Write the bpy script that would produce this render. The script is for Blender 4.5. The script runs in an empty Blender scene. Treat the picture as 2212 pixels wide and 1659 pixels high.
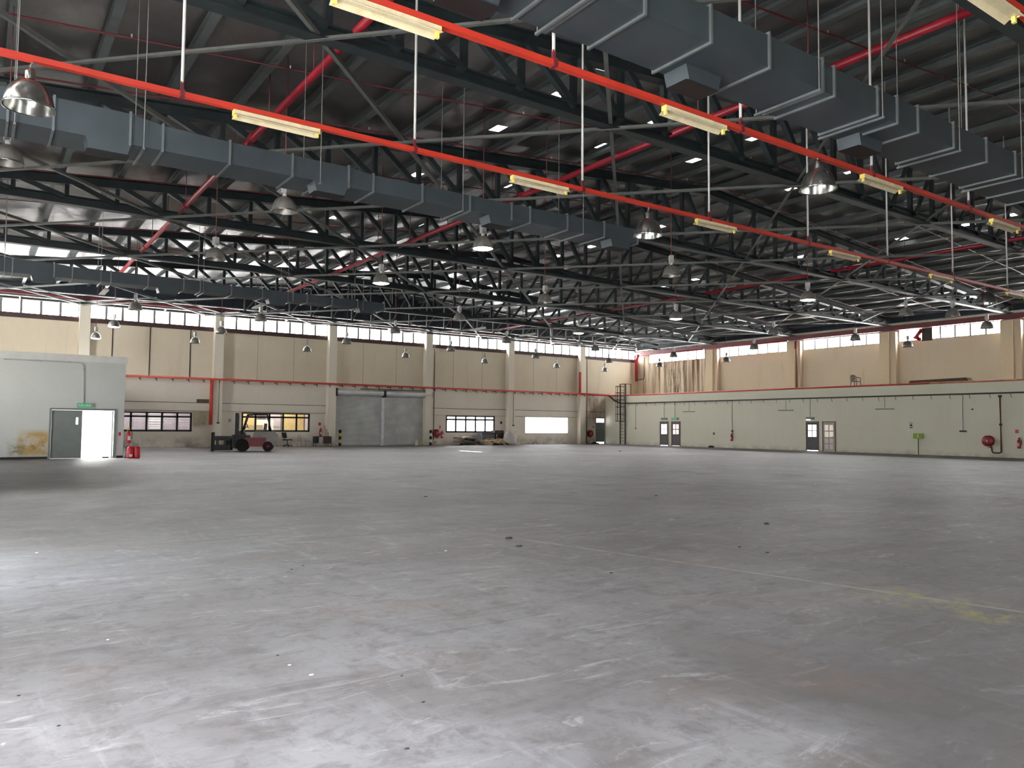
import bpy, math, random
from mathutils import Vector, Matrix
random.seed(7)
SC = bpy.context.scene
COL = SC.collection

# ------------------------------------------------------------------ camera
W, H, F = 2212, 1659, 1661.68
cam_d = bpy.data.cameras.new('camera')
cam = bpy.data.objects.new('camera', cam_d)
COL.objects.link(cam)
cam_d.sensor_fit = 'HORIZONTAL'; cam_d.sensor_width = 36.0
cam_d.lens = F / W * 36.0
cam_d.clip_end = 400
# rows: world X, Y, Z axes expressed in image axes (right, down, forward)
R = [(0.82023899, 0.03795495, 0.57076038), (-0.57195867, 0.03969196, 0.81932157), (0.00844271, -0.99849085, 0.05426555)]
m3 = Matrix(((R[0][0], -R[0][1], -R[0][2]), (R[1][0], -R[1][1], -R[1][2]), (R[2][0], -R[2][1], -R[2][2])))
cam.matrix_world = Matrix.Translation((0, 0, 1.6)) @ m3.to_4x4()
SC.camera = cam

# ------------------------------------------------------------------ view, world, sun, daylight openings
SC.view_settings.view_transform = 'Standard'
SC.view_settings.look = 'None'
SC.view_settings.gamma = 1.0
SC.view_settings.use_curve_mapping = False
SC.view_settings.exposure = 0.74
try:
    SC.cycles.use_denoising = True
    SC.cycles.max_bounces = 7
    SC.cycles.diffuse_bounces = 4
    SC.cycles.glossy_bounces = 4
    SC.cycles.transmission_bounces = 4
    SC.cycles.sample_clamp_indirect = 6
except Exception:
    pass
world = bpy.data.worlds.new('sky'); SC.world = world
world.use_nodes = True
bg = world.node_tree.nodes['Background']
bg.inputs[0].default_value = (0.93, 0.97, 1.0, 1)
bg.inputs[1].default_value = 2.6

sun_d = bpy.data.lights.new('sun', 'SUN'); sun_d.energy = 90.0; sun_d.angle = 0.009
sun = bpy.data.objects.new('sun', sun_d); COL.objects.link(sun)
SUN_DIR = Vector((5.1, 1.1, -11.2)).normalized()
sun.rotation_euler = SUN_DIR.to_track_quat('-Z', 'Y').to_euler()

def area(name, loc, d, sx, sy, power, color=(1, 1, 1), spread=180):
    l = bpy.data.lights.new(name, 'AREA'); l.shape = 'RECTANGLE'; l.size = sx; l.size_y = sy
    l.energy = power; l.color = color; l.spread = math.radians(spread)
    o = bpy.data.objects.new(name, l); COL.objects.link(o)
    o.location = loc; o.rotation_euler = Vector(d).to_track_quat('-Z', 'Z').to_euler()
    return o
# daylight standing in the open doorways behind and left of the camera
area('daylight_back_door', (-.6, -9.3, 2.3), (-0.02, 1, -0.55), 4.6, 3.6, 900, (0.92, 0.95, 1.0), 115)
area('daylight_left_door_near', (-3.0, 3.0, 1.7), (1, .0, -.5), 5.4, 3.0, 460, (.93, .96, 1.0), 130)
area('daylight_side_door', (-3.0, 10.3, 1.15), (1, 0, -0.35), 1.5, 1.5, 190, (0.82, 0.9, 1.0), 110)
area('daylight_left_door_far', (-3.0, 34.0, 1.5), (1, -0.1, -.4), 2.6, 2.5, 70, (0.95, 0.97, 1.0), 120)
area('fill_left_high', (-2.95, 12, 8.25), (1, 0, 0.0), 40, 0.6, 1300, (0.9, 0.95, 1.0))  # added fill lamp high on the left for the near ceiling and trunking
area('fill_left_high_back', (-2.95, 44, 8.2), (1, 0, 0.0), 17, 0.66, 3200, (0.95, 0.97, 1.0))  # added fill lamp at back left to brighten the back wall and foil

# ------------------------------------------------------------------ materials
def lin(c):
    return tuple(((x / 255) / 12.92 if x / 255 <= 0.04045 else ((x / 255 + 0.055) / 1.055) ** 2.4) for x in c[:3])

class NT:
    def __init__(s, name):
        s.m = bpy.data.materials.new(name); s.m.use_nodes = True
        s.t = s.m.node_tree; s.n = s.t.nodes; s.l = s.t.links
        s.b = s.n['Principled BSDF']
    def node(s, typ, **kw):
        n = s.n.new(typ)
        for k, v in kw.items():
            if k in ('operation', 'blend_type', 'data_type', 'wave_type', 'rings_direction', 'bands_direction', 'noise_dimensions', 'clamp'):
                setattr(n, k, v)
            else: n.inputs[k].default_value = v
        return n
    def link(s, a, b): s.l.new(a, b)
    def coord(s, scale=(1, 1, 1)):
        if not hasattr(s, 'tc'): s.tc = s.n.new('ShaderNodeTexCoord')
        mp = s.n.new('ShaderNodeMapping'); mp.inputs['Scale'].default_value = scale
        s.link(s.tc.outputs['Object'], mp.inputs['Vector']); return mp.outputs[0]
    def noise(s, scale=1.0, detail=4, rough=0.6, co=(1, 1, 1), dist=0.0):
        n = s.n.new('ShaderNodeTexNoise'); n.inputs['Scale'].default_value = scale
        n.inputs['Detail'].default_value = detail; n.inputs['Roughness'].default_value = rough
        n.inputs['Distortion'].default_value = dist
        s.link(s.coord(co), n.inputs['Vector']); return n.outputs[0]
    def ramp(s, src, a, b, va=0.0, vb=1.0):
        n = s.n.new('ShaderNodeMapRange'); n.inputs[1].default_value = a; n.inputs[2].default_value = b
        n.inputs[3].default_value = va; n.inputs[4].default_value = vb
        s.link(src, n.inputs[0]); return n.outputs[0]
    def mul(s, a, b, op='MULTIPLY'):
        n = s.n.new('ShaderNodeMath'); n.operation = op
        for i, v in enumerate((a, b)):
            if isinstance(v, (int, float)): n.inputs[i].default_value = v
            else: s.link(v, n.inputs[i])
        return n.outputs[0]
    def mix(s, fac, a, b, mode='MIX'):
        n = s.n.new('ShaderNodeMix'); n.data_type = 'RGBA'; n.blend_type = mode
        if isinstance(fac, (int, float)): n.inputs[0].default_value = fac
        else: s.link(fac, n.inputs[0])
        for i, v in ((6, a), (7, b)):
            if isinstance(v, tuple): n.inputs[i].default_value = (*v[:3], 1)
            else: s.link(v, n.inputs[i])
        return n.outputs[2]
    def xyz(s):
        n = s.n.new('ShaderNodeSeparateXYZ')
        if not hasattr(s, 'tc'): s.tc = s.n.new('ShaderNodeTexCoord')
        s.link(s.tc.outputs['Object'], n.inputs[0]); return n.outputs
    def band(s, v, a, b, soft=0.05):
        """1 inside a..b with soft edges"""
        return s.mul(s.ramp(v, a - soft, a + soft), s.ramp(v, b - soft, b + soft, 1, 0))
    def base(s, src):
        if isinstance(src, tuple): s.b.inputs['Base Color'].default_value = (*src[:3], 1)
        else: s.link(src, s.b.inputs['Base Color'])
    def bump(s, src, strength=0.2, dist=0.02):
        n = s.n.new('ShaderNodeBump'); n.inputs['Strength'].default_value = strength; n.inputs['Distance'].default_value = dist
        s.link(src, n.inputs['Height']); s.link(n.outputs[0], s.b.inputs['Normal'])

def mat(name, c, rough=0.6, metal=0.0, var=0.12, scale=3.0, spec=0.5, bump=0.0, dirt=None):
    """plain procedural material: base colour with fine tonal noise"""
    t = NT(name); c = lin(c)
    n = t.noise(scale, 5)
    dark = tuple(x * (1 - var * 2) for x in c); lite = tuple(min(1, x * (1 + var)) for x in c)
    col = t.mix(t.ramp(n, 0.3, 0.7), dark, lite)
    if dirt:
        col = t.mix(t.ramp(t.noise(scale * .4, 6, .7), 0.52, 0.72, 0, 0.7), col, lin(dirt))
    t.base(col)
    t.b.inputs['Roughness'].default_value = rough; t.b.inputs['Metallic'].default_value = metal
    t.b.inputs['Specular IOR Level'].default_value = spec
    if bump: t.bump(t.noise(scale * 6, 4), bump, 0.01)
    return t.m

def emis(name, c, strength):
    t = NT(name); c = lin(c)
    t.base(tuple(x * .8 for x in c))
    t.b.inputs['Emission Color'].default_value = (*c, 1)
    t.b.inputs['Emission Strength'].default_value = strength
    return t.m

M = {}
# --- concrete floor
t = NT('worn_concrete')
big = t.noise(0.16, 5, .6); mid = t.noise(0.9, 6, .65, dist=.6); fine = t.noise(9, 6, .7); brush = t.noise(1.4, 5, .7, co=(0.35, 1.8, 1), dist=.8)
patch = t.noise(0.35, 6, .7, dist=1.2); streak2 = t.noise(2.2, 6, .75, co=(1.6, .3, 1), dist=1.0); huge = t.noise(.07, 3, .5)
c1 = t.mix(t.ramp(big, .35, .65), lin((82, 79, 78)), lin((134, 131, 134)))
c1 = t.mix(t.ramp(huge, .42, .6, 0, .5), c1, lin((76, 72, 70)))
c2 = t.mix(t.ramp(mid, .42, .7, 0, .7), c1, lin((142, 141, 145)))
c2 = t.mix(t.ramp(patch, .52, .64, 0, .55), c2, lin((96, 87, 82)))
c2 = t.mix(t.ramp(streak2, .56, .7, 0, .4), c2, lin((158, 157, 161)))
c3 = t.mix(t.ramp(brush, .5, .72, 0, .65), c2, lin((76, 70, 67)))
med = t.noise(3.6, 6, .75, dist=.5); med2 = t.noise(2.1, 6, .8, co=(.5, 1.5, 1), dist=1.5)
PF = t.xyz()
c3 = t.mix(t.ramp(med, .5, .66, 0, .5), c3, lin((70, 65, 62)))
c3 = t.mix(t.ramp(med2, .56, .66, 0, .55), c3, lin((172, 170, 172)))
wob = t.mul(t.mul(mid, 1.6), t.mul(med, .8), 'ADD')
edge = t.mul(t.mul(PF[0], t.mul(PF[1], -.35), 'ADD'), wob, 'SUBTRACT')
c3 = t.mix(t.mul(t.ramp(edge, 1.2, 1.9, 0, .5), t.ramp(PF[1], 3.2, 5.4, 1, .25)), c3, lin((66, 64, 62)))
c3 = t.mix(t.mul(t.ramp(t.noise(.5, 4, .6), .56, .68, 0, .35), t.ramp(med, .4, .6)), c3, lin((112, 84, 66)))
c3 = t.mix(t.mul(t.mul(t.ramp(PF[1], 9.5, 13.5), t.ramp(PF[1], 20, 32, 1, 0)), t.ramp(t.mul(t.mul(big, .6), t.mul(patch, .5), 'ADD'), .42, .56, .15, .62)), c3, lin((62, 58, 52)))  # mid-hall band: shade painted into the concrete colour, mottled by noise
c4 = t.mix(t.ramp(fine, .52, .74, 0, .45), c3, lin((58, 54, 52)))
# curved tyre marks
def ring(cx, cy, r, w, amt):
    mp = t.n.new('ShaderNodeMapping'); mp.inputs['Location'].default_value = (-cx, -cy, 0)
    t.link(t.tc.outputs['Object'], mp.inputs['Vector'])
    ln = t.n.new('ShaderNodeVectorMath'); ln.operation = 'LENGTH'; t.link(mp.outputs[0], ln.inputs[0])
    d = t.mul(t.mul(ln.outputs['Value'], r, 'SUBTRACT'), 0, 'ADD')
    a = t.n.new('ShaderNodeMath'); a.operation = 'ABSOLUTE'; t.link(d, a.inputs[0])
    return t.mul(t.ramp(a.outputs[0], 0, w, amt, 0), t.ramp(mid, .38, .6))
marks = None
for (x, y, r, w, a) in [(15, 12, 3.4, .16, .55), (15, 12, 4.7, .16, .5), (9, 17, 5.2, .2, .5), (9, 17, 6.6, .2, .4), (22, 20, 5, .22, .5), (22, 20, 6.4, .2, .45), (26, 27, 7, .3, .4), (6, 11, 4, .18, .4), (12, 8, 2.6, .14, .4), (12, 8, 3.9, .14, .35), (30, 16, 5, .2, .4)]:
    k = ring(x, y, r, w, a)
    marks = k if marks is None else t.mul(marks, k, 'MAXIMUM')
c5 = t.mix(t.mul(marks, .6), c4, lin((84, 78, 74)))
P = t.xyz()
# pale scratched joint and traces of yellow line paint on the right
jx = t.mul(t.mul(P[0], t.mul(P[1], 0.21), 'ADD'), 0, 'ADD')
joint = t.mul(t.band(jx, 8.26, 8.30, .03), t.mul(t.band(P[1], 1.0, 9.5, .8), t.ramp(med, .42, .56, 0.05, .6)))
c6 = t.mix(joint, c5, lin((190, 186, 182)))
yel = t.mul(t.mul(t.band(P[0], 7.0, 7.75, .15), t.band(P[1], 2.2, 4.3, .3)), t.ramp(t.noise(3, 5, .8), .47, .6, 0, .75))
c7 = t.mix(yel, c6, lin((150, 142, 70)))
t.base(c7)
t.link(t.ramp(mid, .3, .75, .44, .62), t.b.inputs['Roughness'])
t.b.inputs['Specular IOR Level'].default_value = .55
t.bump(fine, .12, .01)
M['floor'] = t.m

# --- painted walls (with vertical streak dirt); stains kept where they are on the wall
def wallmat(name, c, c2, streak=.25, stains=None, low=None):
    t = NT(name); a = lin(c); b = lin(c2)
    n = t.noise(0.35, 5, .6); s = t.noise(1.6, 6, .7, co=(1, 1, .12)); g = t.noise(14, 3, .6)
    col = t.mix(t.ramp(n, .3, .7), a, b)
    col = t.mix(t.ramp(s, .55, .8, 0, streak), col, tuple(x * .55 for x in a))
    col = t.mix(t.ramp(g, .5, .8, 0, .12), col, tuple(x * .6 for x in a))
    P = t.xyz()
    if low:
        col = t.mix(t.mul(t.ramp(P[2], 0, low, .5, 0), t.ramp(t.noise(.9, 5, .7), .4, .65)), col, lin((96, 88, 76)))
    if stains: col = stains(t, P, col)
    t.base(col); t.b.inputs['Roughness'].default_value = .8
    t.b.inputs['Specular IOR Level'].default_value = .25
    return t.m
M['wall_upper'] = wallmat('wall_paint_tan', (214, 200, 176), (222, 210, 188), .35)
def st_corner(t, P, col):
    nz = t.noise(1.1, 6, .75, co=(1, 1, .35))
    k = t.mul(t.mul(t.band(P[0], 46.4, 49.2, .5), t.band(P[2], 1.9, 4.7, .5)), t.ramp(nz, .35, .6, .15, .8))
    col = t.mix(k, col, lin((128, 98, 78)))
    k = t.mul(t.mul(t.ramp(P[2], .05, .75, 1, 0), t.ramp(t.noise(.45, 5, .7), .5, .62, 0, .75)), 1)
    return t.mix(k, col, lin((112, 102, 90)))
M['wall_lower'] = wallmat('wall_paint_cream', (224, 214, 196), (232, 224, 210), .22, low=.9, stains=st_corner)
M['column'] = wallmat('column_paint_cream', (228, 218, 198), (232, 224, 208), .25, low=.8)
M['block'] = wallmat('wall_paint_annex', (224, 220, 198), (230, 226, 208), .12, low=.35)
M['column_r'] = wallmat('right_column_paint', (208, 188, 158), (214, 198, 170), .3)
def st_right(t, P, col):
    streaks = t.noise(1.0, 6, .7, co=(1, 1.7, .07), dist=.3)
    area_ = t.band(P[1], 45.9, 54.6, .5)
    k = t.mul(t.mul(area_, t.ramp(streaks, .47, .6, 0, .95)), t.ramp(P[2], 4.6, 7.2, .75, 1))
    col = t.mix(k, col, lin((92, 60, 38)))
    k2 = t.mul(t.band(P[1], 48.4, 50.8, .3), t.ramp(t.noise(2.6, 6, .8, co=(1, 1.6, .1)), .46, .56, 0, .9))
    col = t.mix(k2, col, lin((52, 40, 34)))
    k3 = t.mul(t.band(P[1], 29.5, 45.2, .2), t.mul(t.ramp(t.noise(.9, 4, .6, co=(1, 1, .2)), .6, .7, 0, .4), 1))
    return t.mix(k3, col, lin((140, 112, 80)))
M['wall_right'] = wallmat('wall_paint_rusty', (202, 186, 162), (208, 194, 172), .3, stains=st_right)
def st_part(t, P, col):
    nz = t.noise(2.4, 6, .75, dist=.4)
    k = t.mul(t.mul(t.band(P[0], 1.55, 2.68, .12), t.band(P[2], .15, 1.2, .12)), t.ramp(nz, .35, .55, .25, .95))
    col = t.mix(k, col, lin((178, 148, 92)))
    k = t.mul(t.mul(t.band(P[0], 1.2, 1.75, .15), t.band(P[2], .1, .75, .2)), t.ramp(nz, .4, .6, 0, .85))
    col = t.mix(k, col, lin((130, 118, 84)))
    k = t.mul(t.mul(t.band(P[0], 1.7, 2.7, .2), t.band(P[2], .2, .8, .25)), t.ramp(t.noise(5, 5, .8), .52, .62, 0, .8))
    return t.mix(k, col, lin((112, 84, 44)))
M['partition'] = wallmat('partition_paint_white', (186, 188, 184), (196, 198, 195), .06, stains=st_part)
M['white_trim'] = mat('white_trim', (214, 214, 208), .6, var=.05)
M['brown_beam'] = mat('brown_beam', (62, 40, 38), .6, var=.2)
M['ledge_dirt'] = mat('ledge_dirt', (104, 92, 76), .9, var=.3, scale=6)

# --- roof
t = NT('foil_insulation')
n1 = t.noise(.5, 5, .6); sag = t.noise(1.1, 3, .5, co=(.55, .25, 1)); wr = t.noise(7, 4, .6, co=(1, .4, 1))
t.base(t.mix(t.ramp(n1, .3, .7), lin((116, 112, 110)), lin((146, 143, 141))))
t.b.inputs['Metallic'].default_value = .78; t.b.inputs['Roughness'].default_value = .3
hh = t.mul(t.mul(sag, 1.0), t.mul(wr, .06), 'ADD'); t.bump(hh, .5, .25)
M['foil'] = t.m
M['steel'] = mat('dark_grey_steel', (44, 52, 54), .45, .15, var=.15, scale=2)
M['purlin'] = mat('galvanised_purlin', (108, 114, 114), .45, .35, var=.12, scale=2)
M['galv'] = mat('galvanised_sheet', (64, 72, 77), .45, .3, var=.1, scale=1.2)
M['galv_flange'] = mat('galvanised_flange', (120, 126, 128), .4, .55, var=.1, scale=4)
M['cladding'] = mat('dark_blue_cladding', (44, 52, 62), .5, .2, var=.15, scale=1)
M['tube'] = mat('pale_steel_tube', (190, 190, 186), .4, .3, var=.1)
M['brace'] = mat('grey_angle_steel', (112, 114, 110), .5, .3, var=.12)
M['orange'] = mat('orange_red_paint', (178, 48, 32), .45, var=.08, scale=2, dirt=(150, 36, 26))
M['redpipe'] = mat('red_pipe_paint', (150, 28, 44), .4, var=.12, scale=2)
M['redpipe2'] = mat('faded_red_pipe_paint', (206, 76, 60), .5, var=.12, scale=3)
M['redbeam'] = mat('red_oxide_beam', (96, 26, 34), .5, var=.2, scale=2)
M['darkpipe'] = mat('dark_brown_pipe', (58, 40, 34), .5, var=.25, scale=3)
M['brownpipe'] = mat('rust_brown_pipe', (104, 52, 30), .6, var=.25, scale=3)
M['conduit'] = mat('dark_conduit', (50, 46, 38), .6, var=.2, scale=5)
M['pole'] = mat('white_pole', (196, 194, 190), .4, .1, var=.06)
M['wire'] = mat('hanger_wire', (150, 146, 142), .5, .4, var=.1)
M['batten'] = mat('yellowed_enamel', (214, 200, 166), .45, var=.08, scale=5, dirt=(150, 128, 86))
M['holder'] = mat('yellow_lamp_holder', (226, 206, 110), .5, var=.1)
M['alu'] = mat('spun_aluminium', (176, 176, 172), .2, .95, var=.12, scale=7)
M['alu_dull'] = mat('dusty_aluminium', (150, 146, 140), .42, .6, var=.15, scale=9)
M['gear'] = mat('grey_gear_box', (168, 168, 166), .5, .2, var=.08)
M['branch'] = mat('dark_red_branch_paint', (104, 30, 38), .5, var=.15)
M['cord'] = mat('reddish_drop_rod', (120, 62, 62), .6, var=.1)
M['lit'] = emis('lit_lamp', (255, 250, 248), 40)
M['black'] = mat('matt_black', (22, 21, 22), .6, var=.2)
M['frame'] = mat('black_window_frame', (34, 28, 28), .5, var=.1)
M['shutter'] = mat('grey_shutter', (208, 208, 206), .5, .3, var=.1, scale=.8, dirt=(170, 164, 162))
M['shutter2'] = mat('light_grey_steel_post', (205, 206, 208), .5, .3, var=.08)
M['greydoor'] = mat('grey_door', (116, 122, 118), .6, var=.06, scale=2)
M['darkdoor'] = mat('dark_grey_door', (92, 88, 90), .6, var=.08)
M['whitedoor'] = mat('off_white_door', (188, 172, 160), .6, var=.05)
M['doorframe'] = mat('door_frame_brown', (120, 104, 88), .6, var=.1)
M['green'] = emis('green_exit_face', (52, 150, 104), .35)
M['greentext'] = mat('pale_letter', (190, 225, 205), .5, var=.02)
M['greydim'] = mat('grey_sign_box', (136, 142, 130), .6, var=.05)
M['pane'] = emis('clerestory_pane', (252, 252, 252), 24)
M['skypane'] = emis('skylight_pane', (250, 250, 248), 3)
M['glow'] = emis('daylit_glass', (252, 252, 255), 3.2)
M['pinkglow'] = emis('dimly_lit_glass', (232, 208, 200), .8)
M['creamglow'] = emis('pale_glass', (206, 196, 184), .42)
M['red'] = mat('extinguisher_red', (190, 26, 44), .35, var=.08)
M['darkred'] = mat('dark_red_reel', (150, 24, 34), .45, var=.1)
M['label'] = mat('white_label', (222, 214, 206), .6, var=.04)
M['yellow'] = mat('yellow_paint', (214, 178, 60), .5, var=.08)
M['ochre'] = mat('ochre_wall', (206, 184, 132), .8, var=.06)
M['roomwhite'] = mat('bright_room_wall', (226, 226, 222), .8, var=.03)
M['lilac'] = mat('pale_lilac_block', (184, 174, 178), .8, var=.08)
M['card'] = mat('brown_cardboard', (172, 148, 118), .85, var=.12, scale=3)
M['card2'] = mat('pale_cardboard', (196, 178, 150), .85, var=.1, scale=3)
M['darkstuff'] = mat('dark_rag', (54, 50, 46), .9, var=.3, scale=5)
M['bag'] = mat('woven_plastic_bag', (206, 198, 194), .6, var=.1, scale=4)
M['plastic'] = mat('pale_plastic', (188, 182, 172), .4, var=.05)
M['tyre'] = mat('tyre_rubber', (24, 24, 24), .8, var=.2)
M['fl_red'] = mat('forklift_red', (138, 34, 42), .45, var=.1)
M['fl_grey'] = mat('forklift_grey', (150, 146, 140), .5, var=.1)
M['fl_dark'] = mat('forklift_dark', (40, 42, 42), .5, .2, var=.15)
M['seatgrey'] = mat('grey_seat', (96, 98, 100), .6, var=.1)
M['foam'] = mat('dark_brown_mattress', (78, 70, 58), .9, var=.15)
M['brownchair'] = mat('brown_plastic', (66, 48, 36), .6, var=.1)
M['lime'] = mat('lime_green_sign', (140, 176, 40), .6, var=.08)
M['ground'] = mat('pale_yard_ground', (190, 190, 186), .9, var=.06)
M['leaf'] = mat('yard_wall', (200, 198, 192), .9, var=.08)
M['grey_spot'] = mat('dark_spot', (60, 56, 54), .8, var=.1)
M['cabinet'] = mat('beige_cabinet', (170, 162, 138), .5, var=.08, scale=3)

# ------------------------------------------------------------------ mesh builder
class MB:
    def __init__(s): s.v = []; s.f = []; s.sm = []
    def quad(s, *ids, smooth=False): s.f.append(ids); s.sm.append(smooth)
    def box(s, x0, x1, y0, y1, z0, z1):
        if x0 > x1: x0, x1 = x1, x0
        if y0 > y1: y0, y1 = y1, y0
        if z0 > z1: z0, z1 = z1, z0
        b = len(s.v)
        s.v += [(x0, y0, z0), (x1, y0, z0), (x1, y1, z0), (x0, y1, z0), (x0, y0, z1), (x1, y0, z1), (x1, y1, z1), (x0, y1, z1)]
        for q in ((0, 3, 2, 1), (4, 5, 6, 7), (0, 1, 5, 4), (1, 2, 6, 5), (2, 3, 7, 6), (3, 0, 4, 7)): s.quad(*[b + i for i in q])
        return s
    def cbox(s, c, d): return s.box(c[0] - d[0] / 2, c[0] + d[0] / 2, c[1] - d[1] / 2, c[1] + d[1] / 2, c[2] - d[2] / 2, c[2] + d[2] / 2)
    def tube(s, pts, r, n=8, cap=True):
        pts = [Vector(p) for p in pts]; rs = r if isinstance(r, (list, tuple)) else [r] * len(pts)
        b0 = len(s.v); N = len(pts)
        for i, p in enumerate(pts):
            if i == 0: d = pts[1] - p
            elif i == N - 1: d = p - pts[i - 1]
            else: d = (pts[i + 1] - p).normalized() + (p - pts[i - 1]).normalized()
            d.normalize()
            up = Vector((0, 0, 1)) if abs(d.z) < .9 else Vector((1, 0, 0))
            a = d.cross(up).normalized(); c = a.cross(d)
            k = 1.0
            if 0 < i < N - 1:
                ca = (pts[i + 1] - p).normalized().dot((p - pts[i - 1]).normalized())
                k = min(1.6, 1 / max(.5, math.sqrt(max(0.01, (1 + ca) / 2))))
            for j in range(n):
                t_ = 2 * math.pi * j / n
                q = p + (a * math.cos(t_) + c * math.sin(t_)) * rs[i] * (k if n > 4 else 1)
                s.v.append(tuple(q))
        for i in range(N - 1):
            for j in range(n):
                j2 = (j + 1) % n
                s.quad(b0 + i * n + j, b0 + (i + 1) * n + j, b0 + (i + 1) * n + j2, b0 + i * n + j2, smooth=n > 5)
        if cap:
            s.quad(*[b0 + j for j in range(n)]); s.quad(*[b0 + (N - 1) * n + j for j in reversed(range(n))])
        return s
    def lathe(s, prof, n=20, c=(0, 0, 0), axis='z', cap=(False, False)):
        b0 = len(s.v); K = len(prof)
        for (r, h) in prof:
            for j in range(n):
                t_ = 2 * math.pi * j / n; x, y = r * math.cos(t_), r * math.sin(t_)
                p = (x, y, h) if axis == 'z' else ((x, h, y) if axis == 'y' else (h, x, y))
                s.v.append((c[0] + p[0], c[1] + p[1], c[2] + p[2]))
        for i in range(K - 1):
            for j in range(n):
                j2 = (j + 1) % n; s.quad(b0 + i * n + j, b0 + i * n + j2, b0 + (i + 1) * n + j2, b0 + (i + 1) * n + j, smooth=True)
        if cap[0]: s.quad(*[b0 + j for j in reversed(range(n))])
        if cap[1]: s.quad(*[b0 + (K - 1) * n + j for j in range(n)])
        return s
    def bar(s, p0, p1, w, h, up=(0, 0, 1)):
        """rectangular bar; w across, h along up"""
        p0, p1 = Vector(p0), Vector(p1); d = (p1 - p0).normalized(); u = Vector(up)
        if abs(d.dot(u)) > .98: u = Vector((0, 1, 0))
        a = d.cross(u).normalized(); c = a.cross(d).normalized(); b = len(s.v)
        for p in (p0, p1):
            for (i, j) in ((-1, -1), (1, -1), (1, 1), (-1, 1)): s.v.append(tuple(p + a * i * w / 2 + c * j * h / 2))
        for q in ((0, 1, 2, 3), (7, 6, 5, 4), (0, 4, 5, 1), (1, 5, 6, 2), (2, 6, 7, 3), (3, 7, 4, 0)): s.quad(*[b + i for i in q])
        return s
    def angle(s, p0, p1, w, t_=.012, up=(0, 0, 1)):
        p0, p1 = Vector(p0), Vector(p1); d = (p1 - p0).normalized(); u = Vector(up)
        if abs(d.dot(u)) > .98: u = Vector((0, 1, 0))
        a = d.cross(u).normalized(); c = a.cross(d).normalized()
        s.bar(p0, p1, w, t_, up); o = a * (w / 2 - t_ / 2) + c * (w / 2)
        s.bar(p0 + o, p1 + o, t_, w, up); return s
    def hbeam(s, p0, p1, w, h, t_=.03, up=(0, 0, 1)):
        p0, p1 = Vector(p0), Vector(p1); d = (p1 - p0).normalized(); u = Vector(up)
        a = d.cross(u).normalized(); c = a.cross(d).normalized(); o = c * (h / 2 - t_ / 2)
        s.bar(p0 - o, p1 - o, w, t_, up); s.bar(p0 + o, p1 + o, w, t_, up); s.bar(p0, p1, t_ * .8, h - 2 * t_, up); return s
    def prism(s, poly, axis, a, b):
        """poly of 2D points extruded along axis ('x','y','z') from a to b"""
        n = len(poly); b0 = len(s.v)
        for h in (a, b):
            for (p, q) in poly: s.v.append((h, p, q) if axis == 'x' else ((p, h, q) if axis == 'y' else (p, q, h)))
        s.quad(*range(b0, b0 + n)); s.quad(*reversed(range(b0 + n, b0 + 2 * n)))
        for i in range(n):
            j = (i + 1) % n; s.quad(b0 + i, b0 + n + i, b0 + n + j, b0 + j)
        return s
    def mesh(s, name, material):
        me = bpy.data.meshes.new(name); me.from_pydata(s.v, [], s.f)
        me.polygons.foreach_set('use_smooth', s.sm); me.materials.append(material); me.validate(); me.update()
        return me
    def build(s, name, m, parent=None, loc=None, rot=None):
        if isinstance(m, str): m = M[m]
        o = bpy.data.objects.new(name, s.mesh(name, m)); COL.objects.link(o)
        if parent is not None: o.parent = parent
        if loc: o.location = loc
        if rot: o.rotation_euler = rot
        return o

def tag(o, label, cat, group=None, kind=None):
    if label: o['label'] = label
    if cat: o['category'] = cat
    if group: o['group'] = group
    if kind: o['kind'] = kind
    return o
def thing(name, label, cat, loc=(0, 0, 0), rotz=0.0, group=None):
    o = bpy.data.objects.new(name, None); COL.objects.link(o); o.empty_display_size = .2
    o.location = loc; o.rotation_euler = (0, 0, rotz)
    return tag(o, label, cat, group)
def struct(name, mb, m, label=None):
    o = mb.build(name, m); o['kind'] = 'structure'
    if label: o['label'] = label
    return o
def dup(root, loc, rotz=0.0, label=None, group=None, skip=()):
    r = root.copy(); COL.objects.link(r); r.location = loc; r.rotation_euler = (0, 0, rotz)
    if label: r['label'] = label
    if group: r['group'] = group
    def rec(src, dst, lvl):
        for ch in src.children:
            if ch.name.split('.')[0] in skip: continue
            c = ch.copy(); COL.objects.link(c); c.parent = dst
            rec(ch, c, lvl + 1)
    rec(root, r, 0)
    return r
ORD = ['first', 'second', 'third', 'fourth', 'fifth', 'sixth', 'seventh', 'eighth', 'ninth', 'tenth', 'eleventh', 'twelfth', 'thirteenth', 'fourteenth', 'fifteenth', 'sixteenth', 'seventeenth', 'eighteenth', 'nineteenth', 'twentieth']

def wall_x(mb, u0, u1, z0, z1, y0, y1, holes):
    """wall along X between y0..y1 with rectangular holes (u0,u1,z0,z1)"""
    us = sorted({u0, u1, *[v for h in holes for v in h[:2]]}); zs = sorted({z0, z1, *[v for h in holes for v in h[2:]]})
    for a, b in zip(us, us[1:]):
        for c, d in zip(zs, zs[1:]):
            mu, mz = (a + b) / 2, (c + d) / 2
            if any(h[0] < mu < h[1] and h[2] < mz < h[3] for h in holes): continue
            mb.box(a, b, y0, y1, c, d)
    return mb
def wall_y(mb, v0, v1, z0, z1, x0, x1, holes):
    vs = sorted({v0, v1, *[v for h in holes for v in h[:2]]}); zs = sorted({z0, z1, *[v for h in holes for v in h[2:]]})
    for a, b in zip(vs, vs[1:]):
        for c, d in zip(zs, zs[1:]):
            mv, mz = (a + b) / 2, (c + d) / 2
            if any(h[0] < mv < h[1] and h[2] < mz < h[3] for h in holes): continue
            mb.box(x0, x1, a, b, c, d)
    return mb

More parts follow.
